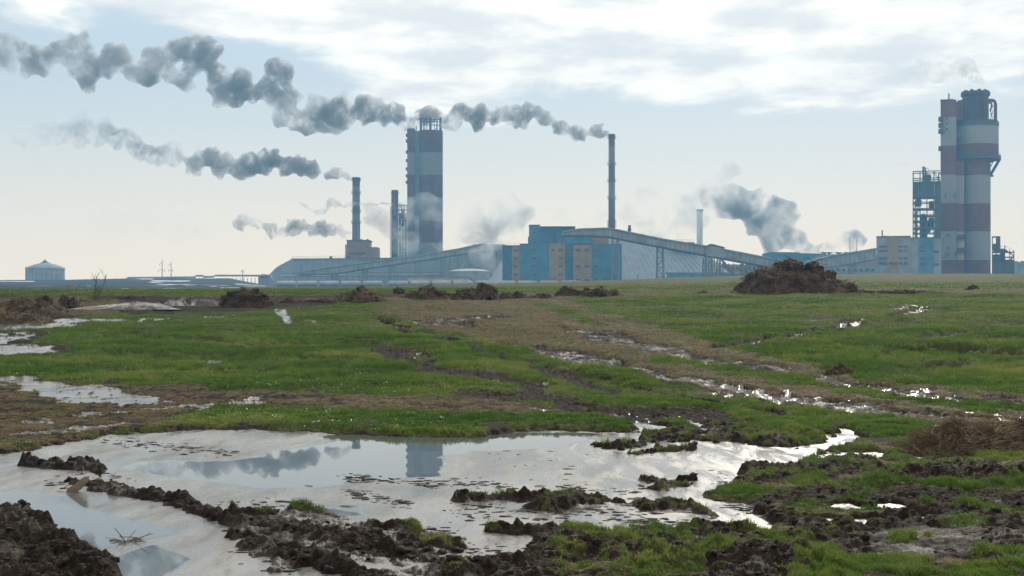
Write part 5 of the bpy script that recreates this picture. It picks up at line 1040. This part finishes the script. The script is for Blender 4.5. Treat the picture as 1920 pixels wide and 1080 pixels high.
# flat scraps of mud and weed lying on the ice
r = np.random.default_rng(19); P_ = []
for (u0, v0, u1, v1, n_, sp) in ((640,896,960,912,150,4), (200,828,430,850,130,5), (660,925,760,945,70,4), (1180,842,1230,850,20,3), (300,836,380,840,30,2), (850,955,1280,975,200,12), (600,985,860,1000,80,6), (1060,915,1200,925,50,5), (1150,985,1400,1000,120,10), (900,840,1100,900,24,20), (100,905,130,915,20,4), (420,940,560,950,40,5), (440,1005,560,1070,60,12), (880,1035,1000,1050,60,8), (1340,900,1420,980,90,14), (60,870,260,900,40,8)):
    f_ = r.random(n_); P_.append(np.stack([u0+(u1-u0)*f_+r.normal(0, 12, n_), v0+(v1-v0)*f_+r.normal(0, sp, n_)], 1))
P_ = np.concatenate(P_); yy = CZ*F/(P_[:, 1]-HOR); ctr = np.stack([(P_[:, 0]-960)/F*yy, yy, np.full(len(yy), .001)], 1); nD = len(ctr); size = np.clip(r.lognormal(-4.6, .5, nD), .003, .022)
sc = np.stack([1+1.8*r.random(nD), .8+.8*r.random(nD), .16+.25*r.random(nD)], 1); pp_ = bv[None]+r.random((nD, 1, 3))*50
dsp = 1+.6*perlin3(pp_[..., 0]*1.4, pp_[..., 1]*1.4, pp_[..., 2]*1.4)+.3*perlin3(pp_[..., 0]*3.5, pp_[..., 1]*3.5, pp_[..., 2]*3.5)
dv = ctr[:, None]+bv[None]*dsp[..., None]*size[:, None, None]*sc[:, None]
o = link('mud_scraps', rawmesh('mud_scraps', dv.reshape(-1, 3), (bf[None]+(np.arange(nD)*len(bv))[:, None, None]).reshape(-1), np.full(nD*len(bf), 3), True), m_clod); tag(o, 'thin dark scraps of mud and rotten weed frozen onto the puddle ice', 'debris', kind='stuff')
# ------------------------------------------------------------------ smoke: remeshed billows filled with real volume
import time as _t
def smokemat(name, dens, fade, scale, thr0, thr1, col=(.55, .58, .62), an=.3):
    m, t = mat(name); tcx = t.add('ShaderNodeTexCoord'); g = t.add('ShaderNodeNewGeometry').outputs['Position']
    gen = t.add('ShaderNodeSeparateXYZ'); t.l.new(tcx.outputs['Generated'], gen.inputs[0])
    f = t.ramp(gen.outputs[0], 0, 1, fade, 1.0, False)          # thinner downwind (to the left)
    out = t.add('ShaderNodeOutputMaterial')
    if scale:
        n = t.noise(t.scalev(g, (1, 1, 1)), scale, 6, .66, dist=.5); f = t.math('MULTIPLY', f, t.ramp(n, thr0, thr1)); n = t.noise(g, scale*3.6, 3, .6); f = t.math('MULTIPLY', f, t.ramp(n, .34, .58, .35, 1.25)); n = t.noise(g, scale*.3, 2, .5); f = t.math('MULTIPLY', f, t.ramp(n,   .34, .56, .5, 1.2))
    v = t.add('ShaderNodeVolumePrincipled', inp={'Color': (*col, 1), 'Anisotropy': an, 'Density': t.math('MULTIPLY', f, dens)})
    t.l.new(v.outputs[0], out.inputs['Volume']); m.cycles.volume_step_rate = .12 if hasattr(m.cycles, 'volume_step_rate') else 1; return m
def plume(path, Y, label, material, vox=1.2, seed=0, per=3, jit=.75, disp=.30, flat=1.0, step=.62, fat=1.08):
    """path: (column, row, radius) in photo pixels from source to tail"""
    r = random.Random(seed); k = Y/F; bmx = bmesh.new(); pts = []
    for (a, b_) in zip(path[:-1], path[1:]):
        L = math.hypot(a[0]-b_[0], a[1]-b_[1]); n = max(1, int(L/(max(2., (a[2]+b_[2])/2)*step)))
        for i in range(n):
            f = i/n; pts.append([a[j]+(b_[j]-a[j])*f for j in range(3)])
    pts.append(list(path[-1]))
    def ball(u, v, dy, rr): bmesh.ops.create_icosphere(bmx, subdivisions=2 if rr*k > 2.5 else 1, radius=rr*k, matrix=Matrix.Translation((PX(u, Y), Y+dy, PZ(v, Y))))
    for (u, v, rad) in pts:
        rad *= fat; big = rad*r.choice((.62, .75, .88, 1.0)); q = rad*jit*r.random(); ang = r.uniform(0, 6.28); u0, v0 = u+q*math.cos(ang), v+q*math.sin(ang)*flat
        ball(u0, v0, 0, big*.8)
        for j in range(per*2):                       # knobs on the puff, more on its top side
            ang = r.uniform(0, 6.28); el_ = r.uniform(-.7, .7); r2 = big*r.uniform(.28, .55)
            u1, v1, dy = u0+big*.85*math.cos(ang)*math.cos(el_), v0-big*.85*math.sin(ang)*math.cos(el_), big*.85*k*math.sin(el_)
            ball(u1, v1, dy, r2)
            if rad*k > 2.0:
                for m_ in range(2): a2 = r.uniform(0, 6.28); ball(u1+r2*math.cos(a2), v1-r2*math.sin(a2), dy+r.uniform(-.6, .6)*r2*k, r2*r.uniform(.35, .6))
    me = bpy.data.meshes.new('tmp'); bmx.to_mesh(me); bmx.free(); o = bpy.data.objects.new('tmp', me); COL.objects.link(o)
    md = o.modifiers.new('r', 'REMESH'); md.mode = 'VOXEL'; md.voxel_size = vox
    for i, (sz, st) in enumerate(((8, .8), (3.2, .6))):
        tx = bpy.data.textures.new('n%d' % i, 'CLOUDS'); tx.noise_scale = sz*vox*.9; tx.noise_depth = 2; ds = o.modifiers.new('d%d' % i, 'DISPLACE'); ds.texture = tx; ds.texture_coords = 'GLOBAL'; ds.strength = st*disp*vox*9; ds.mid_level = .5
    md = o.modifiers.new('r2', 'REMESH'); md.mode = 'VOXEL'; md.voxel_size = vox
    dg = bpy.context.evaluated_depsgraph_get(); em = bpy.data.meshes.new_from_object(o.evaluated_get(dg)); bpy.data.objects.remove(o); bpy.data.meshes.remove(me)
    em.name = 'smoke'; s = link('smoke_plume', em, material); return tag(s, label, 'smoke', kind='stuff')
sm1 = smokemat('chimney_smoke', .48, .6, .13, .35, .56, (.58, .585, .59), .3); sm2 = smokemat('thin_smoke', .42, .12, .13, .36, .66); sm3 = smokemat('wisp_smoke', .16, .5, .05, .42, .66, (.7, .72, .74))
smd = smokemat('dense_smoke', .55, .7, .17, .31, .54, (.55, .56, .575), .25); sm4 = smokemat('heavy_cloud', .42, .3, .04, .36, .62, (.44, .47, .51)); smf = smokemat('jet_smoke', .5, .1, .35, .3, .6)
plume([(1146,250,4),(1135,251,8),(1115,247,12),(1095,249,14),(1070,243,16),(1045,233,18),(1015,222,20),(985,212,22),(960,212,20)], 760, 'dark rolling smoke leaving the slender chimney behind the blue building', smd, .9, 1, disp=.3)
plume([(975,232,8),(955,230,9),(935,222,16),(915,215,22),(885,218,23),(862,206,20),(850,232,16),(832,236,10)], 780, 'round grey smoke puff just right of the banded tower top', smd, 1.0, 2)
plume([(828,214,16),(800,208,20),(782,216,18),(765,232,10),(750,232,12),(738,205,17),(720,215,24),(690,210,26),(655,215,29),(615,212,32),(575,235,34),(540,225,34),(525,200,30),(535,150,30),(520,135,18),(495,180,26),(455,168,32),(420,175,34),(395,150,28),(410,118,20),(365,110,30),(352,80,18),(330,135,28),(295,125,32),(250,130,26),(222,118,32),(180,135,20),(150,118,34),(112,90,32),(90,120,26),(50,92,26),(20,75,42),(-30,55,50),(-110,50,55)], 830, 'huge grey smoke train drifting from behind the banded tower to the top left', sm1, 1.2, 3, per=4, disp=.32)
plume([(668,334,3),(655,331,6),(632,325,10),(603,322,13),(572,313,16),(540,308,17),(505,306,19),(470,320,20),(440,310,22),(412,300,20),(375,308,20),(345,312,14)], 790, 'blue-grey smoke leaving the chimney on the boiler house', smd, 1.0, 4)
plume([(340,300,10),(322,285,20),(292,275,24),(262,284,14),(240,255,24),(205,250,28),(165,240,26),(130,252,26),(90,245,22),(60,258,16),(35,262,10)], 790, 'thinning pale smoke tail left of the boiler house plume', sm2, 1.3, 5)
plume([(658,438,4),(645,435,8),(618,432,12),(588,428,15),(560,424,16),(545,436,10),(515,432,12),(490,424,10),(455,417,14),(438,420,8)], 780, 'low grey steam streaming left from the boiler house roof', sm1, .9, 6)
plume([(765,382,2.4),(735,382,3.5),(700,383,4.5),(670,384,6),(640,384,7),(620,384,8),(605,396,7),(590,398,4),(565,382,3)], 775, 'thin curling wisp crossing the left chimney at mid height', sm1, .6, 7)
plume([(1530,468,9),(1500,460,14),(1465,448,22),(1440,430,28),(1420,410,28),(1395,392,26),(1365,380,24),(1340,372,16),(1380,360,14),(1440,385,20),(1478,402,18),(1450,425,24)], 930, 'heavy dark cloud billowing out of the cooling tower', sm4, 1.8, 8, per=4, step=.4)
plume([(1500,468,8),(1540,466,8),(1565,460,12),(1580,448,16),(1600,440,18),(1560,464,10)], 920, 'smaller dark puff right of the heavy cloud, behind the roof masts', sm4, 1.5, 9, per=4)
plume([(1340,400,26),(1300,420,34),(1260,410,40),(1220,400,34),(1190,380,26),(1250,440,24),(1375,320,20)], 900, 'faint wide steam veil between the far chimney and the blue building', sm3, 2.2, 10)
plume([(1120,415,14),(1095,410,20),(1070,405,20),(1040,400,16)], 700, 'pale steam puff above the roof of the blue building', sm3, 1.4, 11)
plume([(770,465,26),(780,440,34),(800,420,30),(770,395,24),(800,375,18),(840,440,34),(880,440,36),(920,425,34),(960,400,26),(900,460,30)], 730, 'pale steam drifting round the foot of the banded tower', sm3, 2., 12, per=4)
plume([(720,420,22),(700,405,20),(690,390,14),(750,440,24)], 740, 'thin pale steam between the left chimney and the pipe rack', sm3, 1.8, 13)
plume([(915,470,18),(900,480,16),(925,490,18),(935,505,14),(880,475,12)], 690, 'pale steam around the head of the left conveyor gallery', smokemat('low_steam', .09, 1, .08, .35, .6, (.75, .77, .8)), 1.3, 14)
plume([(1843,158,5),(1825,140,14),(1800,128,18),(1770,125,20),(1735,130,16),(1690,140,12)], 720, 'dark smoke puff rising left from the top of the right tower', smokemat('puff_smoke', .16, .12, .16, .36, .6, (.5, .53, .56)), 1.1, 15)
plume([(1778,172,.8),(1764,167,1.6),(1748,163,2.2),(1735,166,2.6),(1722,161,3),(1710,160,3)], 690, 'fine smoke thread from the thin vent on the right tower', smf, .3, 16)
plume([(1730,311,.9),(1718,309,1.6),(1704,309,2.2),(1690,307,2.6),(1665,300,2),(1645,294,2)], 672, 'fine white steam thread from the pipe on the process structure', smf, .3, 17)
plume([(400,440,20),(330,420,30),(260,410,34),(200,430,30)], 1000, 'very faint smoke smear low in the left sky', smokemat('faint_smoke', .012, .7, .03, .4, .65, (.6, .6, .62)), 3., 18)
plume([(1000,400,16),(975,390,22),(950,380,20),(925,395,26),(960,420,22)], 760, 'pale steam drifting between the banded tower and the slender chimney', sm3, 1.8, 21)
plume([(1153,400,5),(1148,370,6),(1150,340,5),(1170,380,8),(1190,400,10)], 748, 'faint steam curling round the slender chimney', sm3, 1.0, 22)
# ------------------------------------------------------------------ haze
hz_m, t = mat('haze_air')
v = t.add('ShaderNodeVolumePrincipled', inp={'Color': (.20, .50, .80, 1), 'Anisotropy': .0, 'Density': .00050}); t.l.new(v.outputs[0], t.add('ShaderNodeOutputMaterial').inputs['Volume'])
hm = MB().box(-1500, 1500, -60, 1150, -2, 196).build('haze', hz_m); hm['kind'] = 'stuff'; hm['label'] = 'pale winter haze over the whole plant and field'
